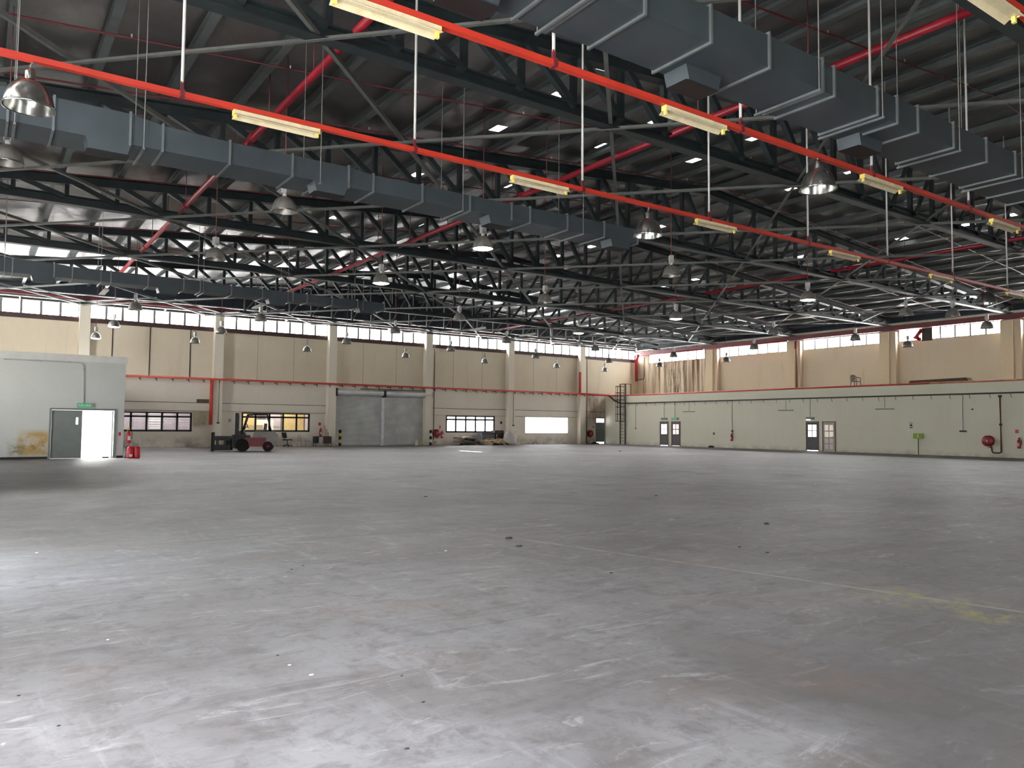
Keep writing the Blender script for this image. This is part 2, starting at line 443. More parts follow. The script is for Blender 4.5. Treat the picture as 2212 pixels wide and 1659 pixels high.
# ------------------------------------------------------------------ main dimensions
S = 1.018
XL, XR, YB, YA, XC = -3.1, 53.0, -9.5, 54.7, 24.94
XBLK = 48.9
def ztop(x): return 1.6 + (9.30 + 0.08 * (27.5 - abs(x / S - 24.5)) - 1.6) * S
ZB = 8.85
def zroof(x): return ztop(x) + 0.235
TRUSS_Y = [-1.8, 6.0, 13.74, 21.48, 29.32, 37.06, 44.9]
COL_X = [-3.0 + .3, 5.38, 13.45, 21.58, 29.68, 37.7, 45.7]
COL_Y = [5.9, 13.7, 21.52, 29.4, 37.0, 45.2]

# ------------------------------------------------------------------ floor, yard
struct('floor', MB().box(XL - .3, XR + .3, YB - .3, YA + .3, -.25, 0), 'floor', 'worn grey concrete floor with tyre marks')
struct('trim_1', MB().box(-60, 110, -60, 120, -.5, -.26), 'ground', 'pale paved yard outside')

# ------------------------------------------------------------------ back wall
H_WIN = [(7.3, 11.95, 1.03, 2.31), (15.2, 20.1, 1.03, 2.37), (31.55, 36.35, 1.0, 2.4), (39.57, 44.37, .97, 2.38)]
H_SH = (21.9, 30.0, 0, 4.0); H_DOOR = (47.75, 48.75, 0, 2.35)
STRIP = (8.14, 8.98)
bays = []
edges = [XL] + COL_X[1:] + [XR]
for i in range(len(edges) - 1): bays.append((edges[i] + (.28 if i else 0), edges[i + 1] - .28))
lo = wall_x(MB(), XL, XR, 0, 4.6, YA, YA + .25, H_WIN + [H_SH, H_DOOR])
struct('wall_back', lo, 'wall_lower', 'cream lower back wall with windows and shutters')
up = wall_x(MB(), XL, XR, 4.6, 9.0, YA, YA + .22, [(a, b, *STRIP) for a, b in bays])
struct('wall_back_upper', up, 'wall_upper', 'tan upper back wall below the clerestory')
# gable cladding above, standing seams proud
g = MB(); n = 70
for i in range(n):
    a = XL + (XR - XL) * i / n; b = XL + (XR - XL) * (i + 1) / n; yo = .05 if i % 2 else 0
    g.prism([(a, 9.0), (b, 9.0), (b, zroof(b)), (a, zroof(a))], 'y', YA + .1 + yo, YA + .2 + yo)
struct('wall_back_gable', g, 'cladding', 'dark corrugated gable cladding above the clerestory')
# trims: dark beam under strip, lintel band with dirty ledge
for i, (a, b) in enumerate(bays):
    struct('trim_%d' % (2 + i), MB().box(a, b, YA - .12, YA, 7.86, 8.14), 'brown_beam', 'dark brown beam under the back clerestory')
lint = MB(); led = MB()
for a, b in [(5.7, 13.1), (13.75, 21.25), (30.0, 37.4), (38.0, 45.4), (46.0, 48.7)]:
    if a != 46.0 and a != 5.7 or a == 5.7: lint.box(a, b, YA - .1, YA, 2.43, 2.95)
    led.box(a, b, YA - .115, YA, 2.95, 2.985); led.box(a, b, YA - .104, YA, 2.415, 2.43)
struct('trim_20', lint, 'wall_lower', 'cream lintel band above the back windows')
struct('trim_21', led, 'ledge_dirt', 'dirty ledge line on top of the lintel band')
# recessed vertical panel joints of the back wall, dark streaked conduits on it
for i, x in enumerate((7.0, 9.2, 11.7)):
    tag(MB().box(x - .03, x + .03, YA - .03, YA, 4.66, 7.86).build('wall_conduit', 'conduit'), 'thin dark vertical conduit on the upper back wall, %s from the left' % ORD[i], 'conduit')
for x in (16.2, 18.8, 24.2, 27.0, 32.2, 35.0, 40.4, 43.0): MB().box(x - .008, x + .008, YA - .006, YA, 4.66, 7.86).build('panel_joint', 'ledge_dirt', bpy.data.objects['wall_back_upper'])
# columns along the back wall
for i, x in enumerate(COL_X):
    c = thing('column', 'cream concrete column on the back wall, %s from the left' % ORD[i] if i else 'cream concrete column in the left corner of the back wall behind the white office', 'column', (x, YA - .25, 0), 0, 'columns of the back wall')
    MB().box(-.3, .3, -.27, .248, 0, 8.9).build('shaft', 'column', c)
    MB().box(-.3, .3, -.28, .248, 8.9, 9.25).build('capital', 'steel', c)
# columns along right wall
for i, y in enumerate(COL_Y):
    c = thing('column', 'cream column on the upper right wall, %s from the back corner' % ORD[len(COL_Y) - 1 - i], 'column', (XR - .25, y, 4.4), 0, 'columns of the right wall')
    MB().box(-.27, .248, -.35, .35, 0, 4.0).build('shaft', 'column_r', c)
    MB().box(-.1, .248, -.75, -.36, 0, 4.0).build('pier', 'wall_right', c)

# ------------------------------------------------------------------ clerestory windows
wn = [0]
def window(label):
    wn[0] += 1
    o = bpy.data.objects.new('window_%d' % wn[0], None); COL.objects.link(o); o['kind'] = 'structure'; o['label'] = label
    return o
for i, (a, b) in enumerate(bays):
    w = window('bright back clerestory window, bay %s from the left' % ORD[i])
    z0, z1 = STRIP
    n = 8 if i else 8
    fr = MB().box(a, b, YA + .02, YA + .12, z0, z0 + .03).box(a, b, YA + .02, YA + .12, z1 - .03, z1)
    fr.build('window_frame', 'purlin', w)
    for k in range(n + 1):
        x = a + (b - a) * k / n
        MB().box(x - .07, x + .07, YA - .03, YA + .12, z0, z1 - .04).build('mullion', 'brace', w)
    pm = None
    for k in range(n):
        x0 = a + (b - a) * k / n + .03; x1 = a + (b - a) * (k + 1) / n - .03
        MB().box(x0, x1, YA + .06, YA + .075, z0 + .03, z1 - .03).build('pane', 'pane', w)
ZR0, ZR1 = 7.72, 8.5
rb = [(-9.2, 5.2), (6.3, 13.0), (14.1, 20.75), (21.95, 28.6), (29.95, 36.2), (37.5, 44.4), (46.1, 53.0)]
for i, (a, b) in enumerate(rb):
    w = window('bright clerestory window of the right wall, bay %s from the back corner' % ORD[len(rb) - 1 - i])
    MB().box(XR + .02, XR + .12, a, b, ZR0, ZR0 + .03).box(XR + .02, XR + .12, a, b, ZR1 - .03, ZR1).build('window_frame', 'purlin', w)
    n = max(6, round((b - a) / .98)) if i else 6
    for k in range(n + 1):
        y = a + (b - a) * k / n
        if i == 3 and 4 < k < n: continue        # the bay with missing mullions
        MB().box(XR - .03, XR + .12, y - .05, y + .05, ZR0, ZR1).build('mullion', 'brace', w)
    for k in range(n):
        y0 = a + (b - a) * k / n + .03; y1 = a + (b - a) * (k + 1) / n - .03
        MB().box(XR + .06, XR + .075, y0, y1, ZR0 + .03, ZR1 - .03).build('pane', 'pane', w)

# ------------------------------------------------------------------ right wall, annex block, left and rear walls
rw = wall_y(MB(), YB, YA, 4.3, 9.0, XR, XR + .22, [(a, b, ZR0, ZR1) for a, b in rb])
struct('wall_right', rw, 'wall_right', 'stained tan upper right wall')
struct('wall_right_cladding', wall_y(MB(), YB, YA, 9.0, zroof(XR) + .02, XR, XR + .2, []), 'cladding', 'dark cladding at the right eaves')
blk = MB().box(XBLK, XBLK + .15, YB, YA, 0, 4.42)
struct('wall_right_lower', blk, 'block', 'cream lower wall of the annex along the right side')
struct('wall_right_annex_roof', MB().box(XBLK + .151, XR, YB, YA, 4.2, 4.4), 'block', 'flat roof slab of the annex')
struct('wall_left', wall_y(MB(), YB, YA, 0, zroof(XL), XL - .22, XL, [(.2, 5.8, 0, 3.3), (9.2, 11.4, 0, 2.2), (32.6, 35.4, 0, 2.8), (-8, YA - 2, 7.9, 8.6)]), 'wall_lower', 'left wall outside the frame')
wl = window('unseen glowing clerestory assumed in the left wall outside the frame')
for k in range(16): MB().box(XL - .1, XL - .08, -8 + k * 3.77, -8 + (k + 1) * 3.77 - .05, 7.9, 8.6).build('pane', 'skypane', wl)  # unseen glowing panes, assumed; opaque so they keep the sun out
struct('wall_front', wall_x(MB(), XL, XR, 0, 9.0, YB - .22, YB, [(-3, 1.8, .0, 4.2)]), 'wall_lower', 'rear wall behind the camera')
gb = MB(); gb.prism([(XL, 9.0), (XR, 9.0), (XR, zroof(XR)), (XC, zroof(XC)), (XL, zroof(XL))], 'y', YB - .2, YB)
struct('wall_front_gable', gb, 'cladding', 'rear gable behind the camera')
# eaves beam and bright tubes on the right
tag(MB().box(XR - .32, XR - .0, YB, YA, 8.52, 8.86).build('eaves_beam', 'redbeam'), 'dark red eaves beam running above the right clerestory windows', 'beam')
tag(MB().tube([(XR - .42, 4, 8.97), (XR - .42, YA - .3, 8.97)], .05).build('eaves_pipe', 'tube'), 'thin pale pipe running on top of the dark red eaves beam', 'pipe')
tag(MB().tube([(XR - .42, 29.6, 8.44), (XR - .42, 36.9, 8.44)], .05).build('eaves_pipe', 'tube'), 'short pale pipe under the red eaves beam between two columns', 'pipe')
tag(MB().tube([(XR - .42, 37.4, 8.5), (XR - .42, 45.4, 8.5)], .06).tube([(XR - .42, 46, 8.5), (XR - .42, 54, 8.48)], .06).build('fire_main', 'redpipe'), 'crimson fire main along the right clerestory near the back corner', 'pipe')

# ------------------------------------------------------------------ roof
sky = [(1076,278),(1313,144),(1200,208),(1303,316),(900,378),(1420,262),(1630,299),(1499,347),(1836,370),(1707,407),(1104,403),(1301,419),(790,437),(1595,438),(1841,467),(1948,516),(1971,436),(2195,463),(1425,490),(1276,533),(680,500),(720,470),(917,487),(1204,553),(1331,589),(1434,618),(1501,604),(1730,555),(1740,494),(2090,485),(1398,572),(1556,545)]
cells = []
for (px, py) in sky:
    c = ((px - W / 2), (py - H / 2), F)
    d = [sum(R[i][j] * c[j] for j in range(3)) for i in range(3)]
    tt = 10.0
    for _ in range(40):
        x = tt * d[0] / d[2]; zz = zroof(x); tt = zz - 1.6
    x = tt * d[0] / d[2]; y = tt * d[1] / d[2]
    cells.append((round(x - .2, 3), round(x + .2, 3), round(y - .27, 3), round(y + .27, 3)))
SUNHOLE = Vector((25.2, 40.6, 0)) - SUN_DIR * ((zroof(20.1)) / -SUN_DIR.z)
SUNHOLE = Vector((25.2, 40.6, 0)) - SUN_DIR * ((zroof(SUNHOLE.x)) / -SUN_DIR.z)
sunc = (SUNHOLE.x - .17, SUNHOLE.x + .17, SUNHOLE.y - 1.2, SUNHOLE.y + 1.2)  # unseen roof slit added so the sun throws one spot on the floor
allc = cells + [sunc]
# sheet as long strips between the hole rows
mbr = MB()
xs = sorted({XL - .8, XR + .8, XC, *[v for c in allc for v in c[:2]]}); ys = sorted({YB - .5, YA + 1.0, *[v for c in allc for v in c[2:]]})
def gridroof(mb, dz):
    idx = {}
    def vid(i, j):
        if (i, j) not in idx: idx[(i, j)] = len(mb.v); mb.v.append((xs[i], ys[j], zroof(xs[i]) + dz))
        return idx[(i, j)]
    for i in range(len(xs) - 1):
        j = 0
        while j < len(ys) - 1:
            mx = (xs[i] + xs[i + 1]) / 2; my = (ys[j] + ys[j + 1]) / 2
            if not any(c[0] < mx < c[1] and c[2] < my < c[3] for c in allc):
                mb.quad(vid(i, j), vid(i + 1, j), vid(i + 1, j + 1), vid(i, j + 1))
            j += 1
gridroof(mbr, 0); gridroof(mbr, .06)
ceil = struct('ceiling', mbr, 'foil', 'foil-faced roof sheeting over the trusses')
for c in cells:
    mb = MB(); x0, x1, y0, y1 = c; b = 0
    for dz in (.01, .03):
        mb.v += [(x0, y0, zroof(x0) + dz), (x1, y0, zroof(x1) + dz), (x1, y1, zroof(x1) + dz), (x0, y1, zroof(x0) + dz)]
    mb.quad(0, 3, 2, 1); mb.quad(4, 5, 6, 7)
    mb.build('skylight_pane', 'skypane', ceil)
# purlins: C sections, foil sags between them
px_ = [.34 + 1.72 * k for k in range(-2, 15)]
for x in [p for p in px_] + [2 * XC - p for p in px_]:
    z = ztop(x) + .01; s_ = 1 if x < XC else -1
    mb = MB().box(x - .09, x + .09, YB, YA, z, z + .012).box(x - .006 + .084 * s_, x + .006 + .084 * s_, YB, YA, z + .012, z + .2).box(x - .09, x + .09, YB, YA, z + .2, z + .212)
    mb.build('purlin', 'purlin', ceil)
# plan bracing under the trusses
nodes = [-2.4 + 7.42 * k for k in range(8)]
for y0, y1 in zip(TRUSS_Y, TRUSS_Y[1:] + [YA - .3]):
    for a, b in zip(nodes, nodes[1:]):
        MB().angle((a, y0, ZB + .06), (b, y1, ZB + .06), .09).build('plan_brace', 'brace', ceil)
        MB().angle((b, y0, ZB - .02), (a, y1, ZB - .02), .09).build('plan_brace', 'brace', ceil)

# ------------------------------------------------------------------ trusses
VX = [.72 + 1.5125 * k for k in range(-2, 17)]; VX += [2 * XC - x for x in reversed(VX[:-1])]
tr0 = None
for ti, y in enumerate(TRUSS_Y):
    nb = len(TRUSS_Y) - ti
    if nb >= 6: lab = 'dark grey steel roof truss outside the frame, %s from the back wall' % ORD[nb - 1]
    else: lab = 'dark grey steel roof truss spanning the hall, %s from the back wall' % ORD[nb - 1]
    if tr0 is None:
        tr0 = thing('roof_truss', lab, 'truss', (0, y, 0), 0, 'roof trusses'); t_ = tr0
        zb0, zb1 = ZB, ZB + .30; m_ = (zb0 + zb1) / 2
        MB().hbeam((XL, 0, m_), (XR - .02, 0, m_), .3, .3).build('bottom_chord', 'steel', t_)
        ch = .34
        MB().hbeam((XL, 0, ztop(XL) - ch / 2), (XC, 0, ztop(XC) - ch / 2), .3, ch).build('top_chord', 'steel', t_)
        MB().hbeam((XC, 0, ztop(XC) - ch / 2), (XR - .02, 0, ztop(XR) - ch / 2), .3, ch).build('top_chord', 'steel', t_)
        for k, x in enumerate(VX):
            zt = ztop(x) - ch
            if zt - zb1 < .05: continue
            MB().angle((x, 0, zb1 - .02), (x, 0, zt + .02), .13, .02).build('web_post', 'steel', t_)
        for k in range(len(VX) - 1):
            x0, x1 = VX[k], VX[k + 1]
            if x1 <= XC + .1: p, q = (x0, 0, ztop(x0) - ch * .8), (x1 - .1, 0, zb1 - .12)
            else: p, q = (x0 + .1, 0, zb1 - .12), (x1, 0, ztop(x1) - ch * .8)
            MB().angle((p[0], -.06, p[2]), (q[0], -.06, q[2]), .15, .025).build('web_diagonal', 'steel', t_)
        for sx, xe in ((1, XL), (-1, XR - .02)):
            MB().prism([(xe, ZB), (xe + sx * 2.2, ZB + .1), (xe + sx * 2.2, ztop(xe + sx * 2.2) - .2), (xe, ztop(xe) - .02)], 'y', -.03, .03).box(xe, xe + sx * .05, -.18, .18, ZB - .02, ztop(xe) - .02).build('gusset_plate', 'brace', t_)
            MB().prism([(xe + sx * .4, ZB + .1), (xe + sx * 1.6, ZB + .1), (xe + sx * .4, ZB + .5)], 'y', -.2, -.17).prism([(xe + sx * 2.0, ZB + .15), (xe + sx * 3.6, ZB + .3), (xe + sx * 3.4, ztop(xe + sx * 3.4) - .1), (xe + sx * 2.2, ztop(xe + sx * 2) - .12)], 'y', -.03, .03).build('haunch_plate', 'brace', t_)
    else: dup(tr0, (0, y, 0), 0, lab)
# light lattice girder just before the gable
gt = thing('gable_girder', 'light grey lattice girder close to the back gable above the clerestory', 'girder', (0, 51.6, 0))
MB().bar((14, 0, 8.95), (XR - .3, 0, 8.95), .12, .14).build('bottom_chord', 'steel', gt)
MB().bar((14, 0, ztop(14) - .08), (XC, 0, ztop(XC) - .08), .12, .14).bar((XC, 0, ztop(XC) - .08), (XR - .3, 0, ztop(XR) - .08), .12, .14).build('top_chord', 'steel', gt)
for k, x in enumerate([x for x in VX if 14 < x < 51]):
    MB().bar((x, 0, 9.0), (x, 0, ztop(x) - .15), .09, .09).build('web_post', 'brace', gt)
    if x < 50: MB().bar((x, 0, 9.0), (x + 1.5, 0, ztop(x + 1.5) - .15), .07, .07).build('web_diagonal', 'brace', gt)

# pale tubes and struts at the back wall head
rails = []
for z_, l_ in ((9.1, 'lower pale steel rail along the head of the back clerestory'), (9.5, 'upper pale steel rail along the head of the back wall')):
    ra = thing('wall_head_rail', l_, 'rail', (0, 54.15, z_)); rails.append(ra)
    MB().tube([(XL, 0, 0), (XR - .4, 0, 0)], .045).build('rail', 'tube', ra)
for i, x in enumerate(COL_X[1:]):
    s_ = thing('column_strut', 'pair of pale struts rising from the head of back wall column, %s from the left' % ORD[i + 1], 'strut', (x, 54.1, 9.1), 0, 'struts of the back columns')
    MB().tube([(0, 0, 0), (-3.4, -2.4, .28)], .04).build('strut', 'tube', s_)
    if x < 45: MB().tube([(0, 0, 0), (3.6, -2.4, .28)], .04).build('strut', 'tube', s_)
for x in [v + 3.0 for v in COL_X]:
    MB().box(x - .03, x + .03, -.03, .2, -.4, -.02).build('bracket', 'tube', rails[1])
    MB().box(x + 1.6, x + 1.66, -.03, .45, -.1, 0).build('bracket', 'tube', rails[0])
tag(MB().box(XL, XR - .4, 54.36, 54.55, 9.26, 9.42).build('gable_channel', 'redbeam'), 'dark red channel behind the pale rails on the back wall', 'beam')

# ------------------------------------------------------------------ fire mains along the hall and sprinkler branches
def main_pipe(x, z, y0, y1, label):
    p = thing('sprinkler_main', label, 'pipe', (x, 0, z))
    MB().tube([(0, y0, 0), (0, y1, 0)], .085, 12).build('pipe', 'redpipe', p)
    for y in [v + o for v in TRUSS_Y for o in (-1.1,)]:
        if y0 < y < y1: MB().tube([(0, y - .1, 0), (0, y + .1, 0)], .115, 12).build('coupling', 'redpipe', p)
    for k in range(int((y1 - y0) / 3.1)):
        y = y0 + 1.5 + 3.1 * k
        MB().tube([(0, y, .08), (0, y, zroof(x) - z)], .014, 6).build('hanger_rod', 'cord', p)
    return p
main_pipe(5.75, 9.17, 2, 48, 'crimson sprinkler main running lengthwise through the trusses at left')
main_pipe(14.5, 9.17, 2, 47, 'crimson sprinkler main running lengthwise near the middle of the hall')
main_pipe(33.6, 9.17, 2, 50, 'dim crimson sprinkler main running lengthwise in the right half')
for k, y in enumerate([10.3, 17.85, 20.95, 25.2, 28.95, 33.2, 36.8, 41.1]):
    b = thing('sprinkler_branch', 'thin red sprinkler branch crossing under the purlins, %s from the back' % ORD[7 - k], 'pipe', (0, y, 0), 0, 'sprinkler branches')
    MB().tube([(XL, 0, ztop(XL) - .06), (XC, 0, ztop(XC) - .06), (XR, 0, ztop(XR) - .06)], .022, 6).build('pipe', 'branch', b)
    for j in range(16):
        x = -1.0 + 3.44 * j
        MB().tube([(x, 0, ztop(x) - .06), (x, 0, ztop(x) + .03)], .02, 6).build('sprinkler_head', 'label', b)

# ------------------------------------------------------------------ air ducts
def duct(name, label, x0, x1, y0, y1, zb, heights, flanges, boots, rods, far=0):
    d = thing(name, label, 'duct', (0, y0, zb), 0)
    w = y1 - y0
    segs = [v for v in flanges if x0 < v < x1]; cuts = [x0] + segs + [x1]
    for a, b in zip(cuts, cuts[1:]):
        ha, hb = heights((a + .05)), heights((b - .05))
        mb = MB(); q = .01
        mb.v += [(a, 0, 0), (b, 0, 0), (b, w, 0), (a, w, 0), (a, 0, ha), (b, 0, hb), (b, w, hb), (a, w, ha)]
        for f in ((0, 3, 2, 1), (4, 5, 6, 7), (0, 1, 5, 4), (1, 2, 6, 5), (2, 3, 7, 6), (3, 0, 4, 7)): mb.quad(*f)
        mb.build('duct_section', 'galv', d)
    for x in segs + [x1]:
        h = heights(x - .05)
        MB().box(x - .018, x + .018, -.035, 0, -.035, h + .035).box(x - .018, x + .018, w, w + .035, -.035, h + .035).box(x - .018, x + .018, 0, w, -.035, 0).box(x - .018, x + .018, 0, w, h, h + .035).build('flange', 'galv_flange', d)
    for x in boots:
        MB().prism([(x - .36, 0), (x + .36, 0), (x + .3, -.2), (x - .3, -.2)], 'y', far, far + .42).build('outlet_boot', 'galv', d)
        MB().prism([(x - .34, -.202), (x + .34, -.202), (x + .31, -.206), (x - .31, -.206)], 'y', far + .02, far + .40).build('grille', 'black', d)
    for x in rods:
        for yy in (-.05, w + .05):
            MB().tube([(x, yy, -.04), (x, yy, zroof(x) - zb)], .008, 5).build('hanger_rod', 'wire', d)
        MB().box(x - .02, x + .02, -.08, w + .08, -.07, -.035).build('hanger_bar', 'galv_flange', d)
    return d
duct('air_duct', 'blue grey galvanised duct crossing the hall at upper left, ending mid-way', XL, 14.55, 15.0, 15.92, 6.57,
     lambda x: .55 if x < 2.2 else (.46 if x < 2.7 else (.42 if x < 6.3 else (.36 if x < 11 else .38))),
     [-1.5, -.3, .25, .9, 2.08, 2.62, 3.81, 5.03, 6.23, 6.79, 7.97, 9.21, 10.39, 10.94, 12.11, 13.35], [1.75, 5.85, 10.1, 13.95], [.35, 2.3, 5.6, 9.0, 12.6])
duct('air_duct', 'large dark galvanised duct overhead at upper right with white flange ends', 2.5, 18.5, 6.5, 7.5, 6.57,
     lambda x: .46 if x < 10.2 else .42,
     [3.1, 4.3, 4.48, 5.2, 5.7, 6.42, 7.6, 8.8, 10.05, 10.34, 11.52, 12.1, 12.75, 13.96, 15.2, 16.4, 17.6], [4.4, 8.15, 12.35], [5.6, 9.9, 11.6, 14.1, 16.6], .58)
duct('air_duct', 'smaller grey duct low at left above the white office, ending mid-hall', XL, 14.2, 30.0, 30.8, 6.5,
     lambda x: .46 if x < 2.3 else (.4 if x < 7 else (.34 if x < 11 else .3)),
     [-1.6, -.4, .82, 2.0, 2.54, 3.72, 4.91, 6.12, 6.7, 7.83, 9.0, 10.21, 10.8, 11.85, 12.98], [1.7, 5.6, 9.6, 13.4], [.6, 3.4, 6.8, 10.0, 13.2])

# ------------------------------------------------------------------ orange trunking with white hanger poles
def trunk(y, label, poles, x0=XL, x1=XR - 1.2):
    tr = thing('lighting_trunking', label, 'trunking', (0, y, 6.19))
    MB().box(x0, x1, -.045, .045, 0, .075).build('channel', 'orange', tr)
    for x in poles:
        zt = ztop(x) - 6.19 + .03
        MB().tube([(x, .0, .2), (x, .0, zt)], .022, 8).build('hanger_pole', 'pole', tr)
        MB().box(x - .03, x + .03, -.055, .055, -.01, .1).box(x - .02, x + .02, -.02, .02, .1, .22).build('hanger_clamp', 'redbeam', tr)
    return tr
PX = [2.22 + 3.68 * k for k in range(-1, 14)]
trunk(11.4, 'orange lighting trunking crossing from upper left to far right, lower of the two', PX)
trunk(7.6, 'orange red lighting trunking above and nearer, passing under the large dark duct', PX)
trunk(3.6, 'dark red lighting trunking at the top right corner of the view', PX, x0=2)
# fluorescent battens
bat0 = None
def batten(x, y, label, group='fluorescent battens under the trunking'):
    global bat0
    if bat0 is None:
        b = thing('fluorescent_batten', label, 'light fixture', (x, y, 6.185), 0, group); bat0 = b
        MB().prism([(-.045, 0), (.045, 0), (.045, -.055), (.11, -.10), (.105, -.105), (.04, -.062), (-.04, -.062), (-.105, -.105), (-.11, -.10), (-.045, -.055)], 'x', -.64, .64).build('housing', 'batten', b)
        for s_ in (-1, 1):
            MB().box(s_ * .64, s_ * .655, -.048, .048, -.075, .0).box(s_ * .60, s_ * .64, -.02, .02, -.135, -.06).build('lamp_holder', 'holder', b)
        return b
    return dup(bat0, (x, y, 6.185), 0, label, group)
for i, x in enumerate([3.58, 8.55, 13.5, 18.55, 23.6, 28.6, 33.6]):
    batten(x, 11.4, 'empty cream batten under the lower orange trunking, %s from the left' % ORD[i])
for i, x in enumerate([3.58, 8.55, 13.6, 18.6]):
    batten(x, 7.6, 'empty cream batten under the nearer orange trunking, %s from the left' % ORD[i])
batten(8.55, 3.6, 'yellowed batten cut by the top right corner of the frame')

for i, (x, y) in enumerate([(5.35, 45.7), (13.5, 45.7), (29.4, 46.6), (34.3, 47.2)]):
    b = thing('fluorescent_batten', 'white batten running lengthwise under the roof near the back wall, %s from the left' % ORD[i], 'light fixture', (x, y, 8.55), 0, 'white battens near the back wall')
    MB().prism([(-.06, .06), (.06, .06), (.15, -.06), (-.15, -.06)], 'y', -.95, .95).build('housing', 'tube', b)
    MB().tube([(0, -.6, .06), (0, -.6, zroof(x) - 8.55)], .01, 5).tube([(0, .6, .06), (0, .6, zroof(x) - 8.55)], .01, 5).build('hanger_rod', 'wire', b)
# ------------------------------------------------------------------ high bay lamps
def lamp_proto(lit, shiny, hook):
    l = thing('high_bay_lamp', 'x', 'lamp', (0, 0, 0))
    D = .29
    prof = [(.05, .36), (.07, .355), (.10, .34), (.17, .30), (.225, .235), (.262, .15), (.283, .06), (D, 0)]
    inn = [(D - .006, .0), (.276, .06), (.255, .148), (.218, .23), (.16, .292), (.09, .33), (.0, .335)]
    MB().lathe(prof, 28).lathe(inn, 28).lathe([(D, 0), (D - .006, 0)], 28).build('reflector', 'alu' if shiny else 'alu_dull', l)
    MB().lathe([(D - .002, -.012), (D + .012, -.012), (D + .012, .012), (D - .002, .012)], 28).build('rim', 'alu', l)
    if hook:
        MB().lathe([(.055, .355), (.06, .46), (.045, .5), (.0, .5)], 16).build('neck', 'alu', l)
        MB().tube([(0, 0, .5), (0, 0, .55), (.03, 0, .58), (0, 0, .605)], .012, 6).build('hook', 'galv_flange', l)
    else:
        MB().lathe([(.045, .355), (.05, .43), (.0, .43)], 14).build('neck', 'label', l)
        MB().box(-.075, .075, -.065, .065, .43, .68).build('gear_box', 'gear', l)
        MB().box(-.03, .03, -.067, -.064, .45, .47).build('name_plate', 'black', l)
    if lit: MB().lathe([(.0, -.05), (.12, -.042), (.22, -.02), (D - .02, .02)], 24).build('glowing_lens', 'lit', l)
    else: MB().lathe([(.022, .33), (.03, .24), (.055, .17), (.05, .11), (0, .08)], 14).build('bulb', 'label', l)
    return l
protos = {}
rows = {14: 'trunk', 17.8: 5, 24.6: 4, 31.4: 3, 37.9: 2, 44.8: 1, 51.4: 0}
L = [(62,232,'h'),(15,352,''),(614,457,''),(465,560,''),(1767,409,'g'),(1400,509,'h'),(1043,537,'L'),(823,612,'L'),(1450,596,''),(1745,648,'L'),(1460,689,'L'),(1177,653,''),(1250,720,'L'),(992,692,''),(563,693,''),(292,669,''),(246,706,'L'),(207,731,'L'),(478,720,''),(421,741,''),(663,759,''),(749,742,''),(854,719,''),(876,772,''),(974,758,''),(1047,784,''),(1094,740,''),(1157,773,''),(1202,794,''),(1286,757,''),(1315,783,''),(1306,802,''),(1455,771,''),(1425,792,''),(1569,781,''),(1629,754,''),(1671,722,''),(1848,735,''),(1957,681,''),(1961,749,''),(2058,683,''),(2130,655,'h'),(2132,709,'')]
ROWN = {5: 'sixth row from the back wall', 4: 'fifth row from the back wall', 3: 'fourth row from the back wall', 2: 'third row from the back wall', 1: 'second row from the back wall', 0: 'row nearest the back wall'}
placed = []; o_rods = []
for (px, py, k) in L:
    c = ((px - W / 2), (py - H / 2), F); d = [sum(R[i][j] * c[j] for j in range(3)) for i in range(3)]
    if k in 'hg' and k:
        y = 11.4 if k == 'h' else 7.6
        tt = y / d[1]; placed.append([tt * d[0], y, 1.6 + tt * d[2], k, None, px]); continue
    tt = 5.0 / d[2]; x, y = tt * d[0], tt * d[1]
    r_ = min((17.8, 24.6, 31.4, 37.9, 44.8, 51.4), key=lambda v: abs(v - y))
    placed.append([x, y, 6.6, k, {17.8: 5, 24.6: 4, 31.4: 3, 37.9: 2, 44.8: 1, 51.4: 0}[r_], px])
for r_ in range(6):
    rowl = sorted([p for p in placed if p[4] == r_], key=lambda p: p[5])
    for i, p in enumerate(rowl): p.append(i)
hl = sorted([p for p in placed if p[3] == 'h'], key=lambda p: p[5])
for i, p in enumerate(hl): p.append(i)
for p in placed:
    x, y, z, k = p[:4]
    key = (k == 'L', k in ('h', 'g'), k in ('h', 'g'))
    if k == 'g': lab = 'shiny aluminium high bay lamp under the nearer orange trunking beside the dark duct'
    elif k == 'h': lab = ['large shiny high bay lamp at the left edge under the orange trunking', 'shiny high bay lamp hooked under the lower orange trunking in mid-view', 'shiny high bay lamp at the far right under the lower orange trunking'][p[6]]
    else: lab = '%s high bay lamp, %s from left in the %s' % ('lit' if k == 'L' else 'unlit grey', ORD[p[6]], ROWN[p[4]])
    if key not in protos:
        pr = lamp_proto(*key); protos[key] = pr; pr.location = (x, y, z); pr['label'] = lab; o = pr
        pr['group'] = 'high bay lamps'
    else: o = dup(protos[key], (x, y, z), random.uniform(0, 3), lab, 'high bay lamps')
    if k not in ('h', 'g'): o_rods.append((o, zroof(x) - z))

for o, hh_ in o_rods: MB().tube([(0, 0, .68), (0, 0, hh_ - .01)], .012, 6).build('drop_rod', 'cord', o)

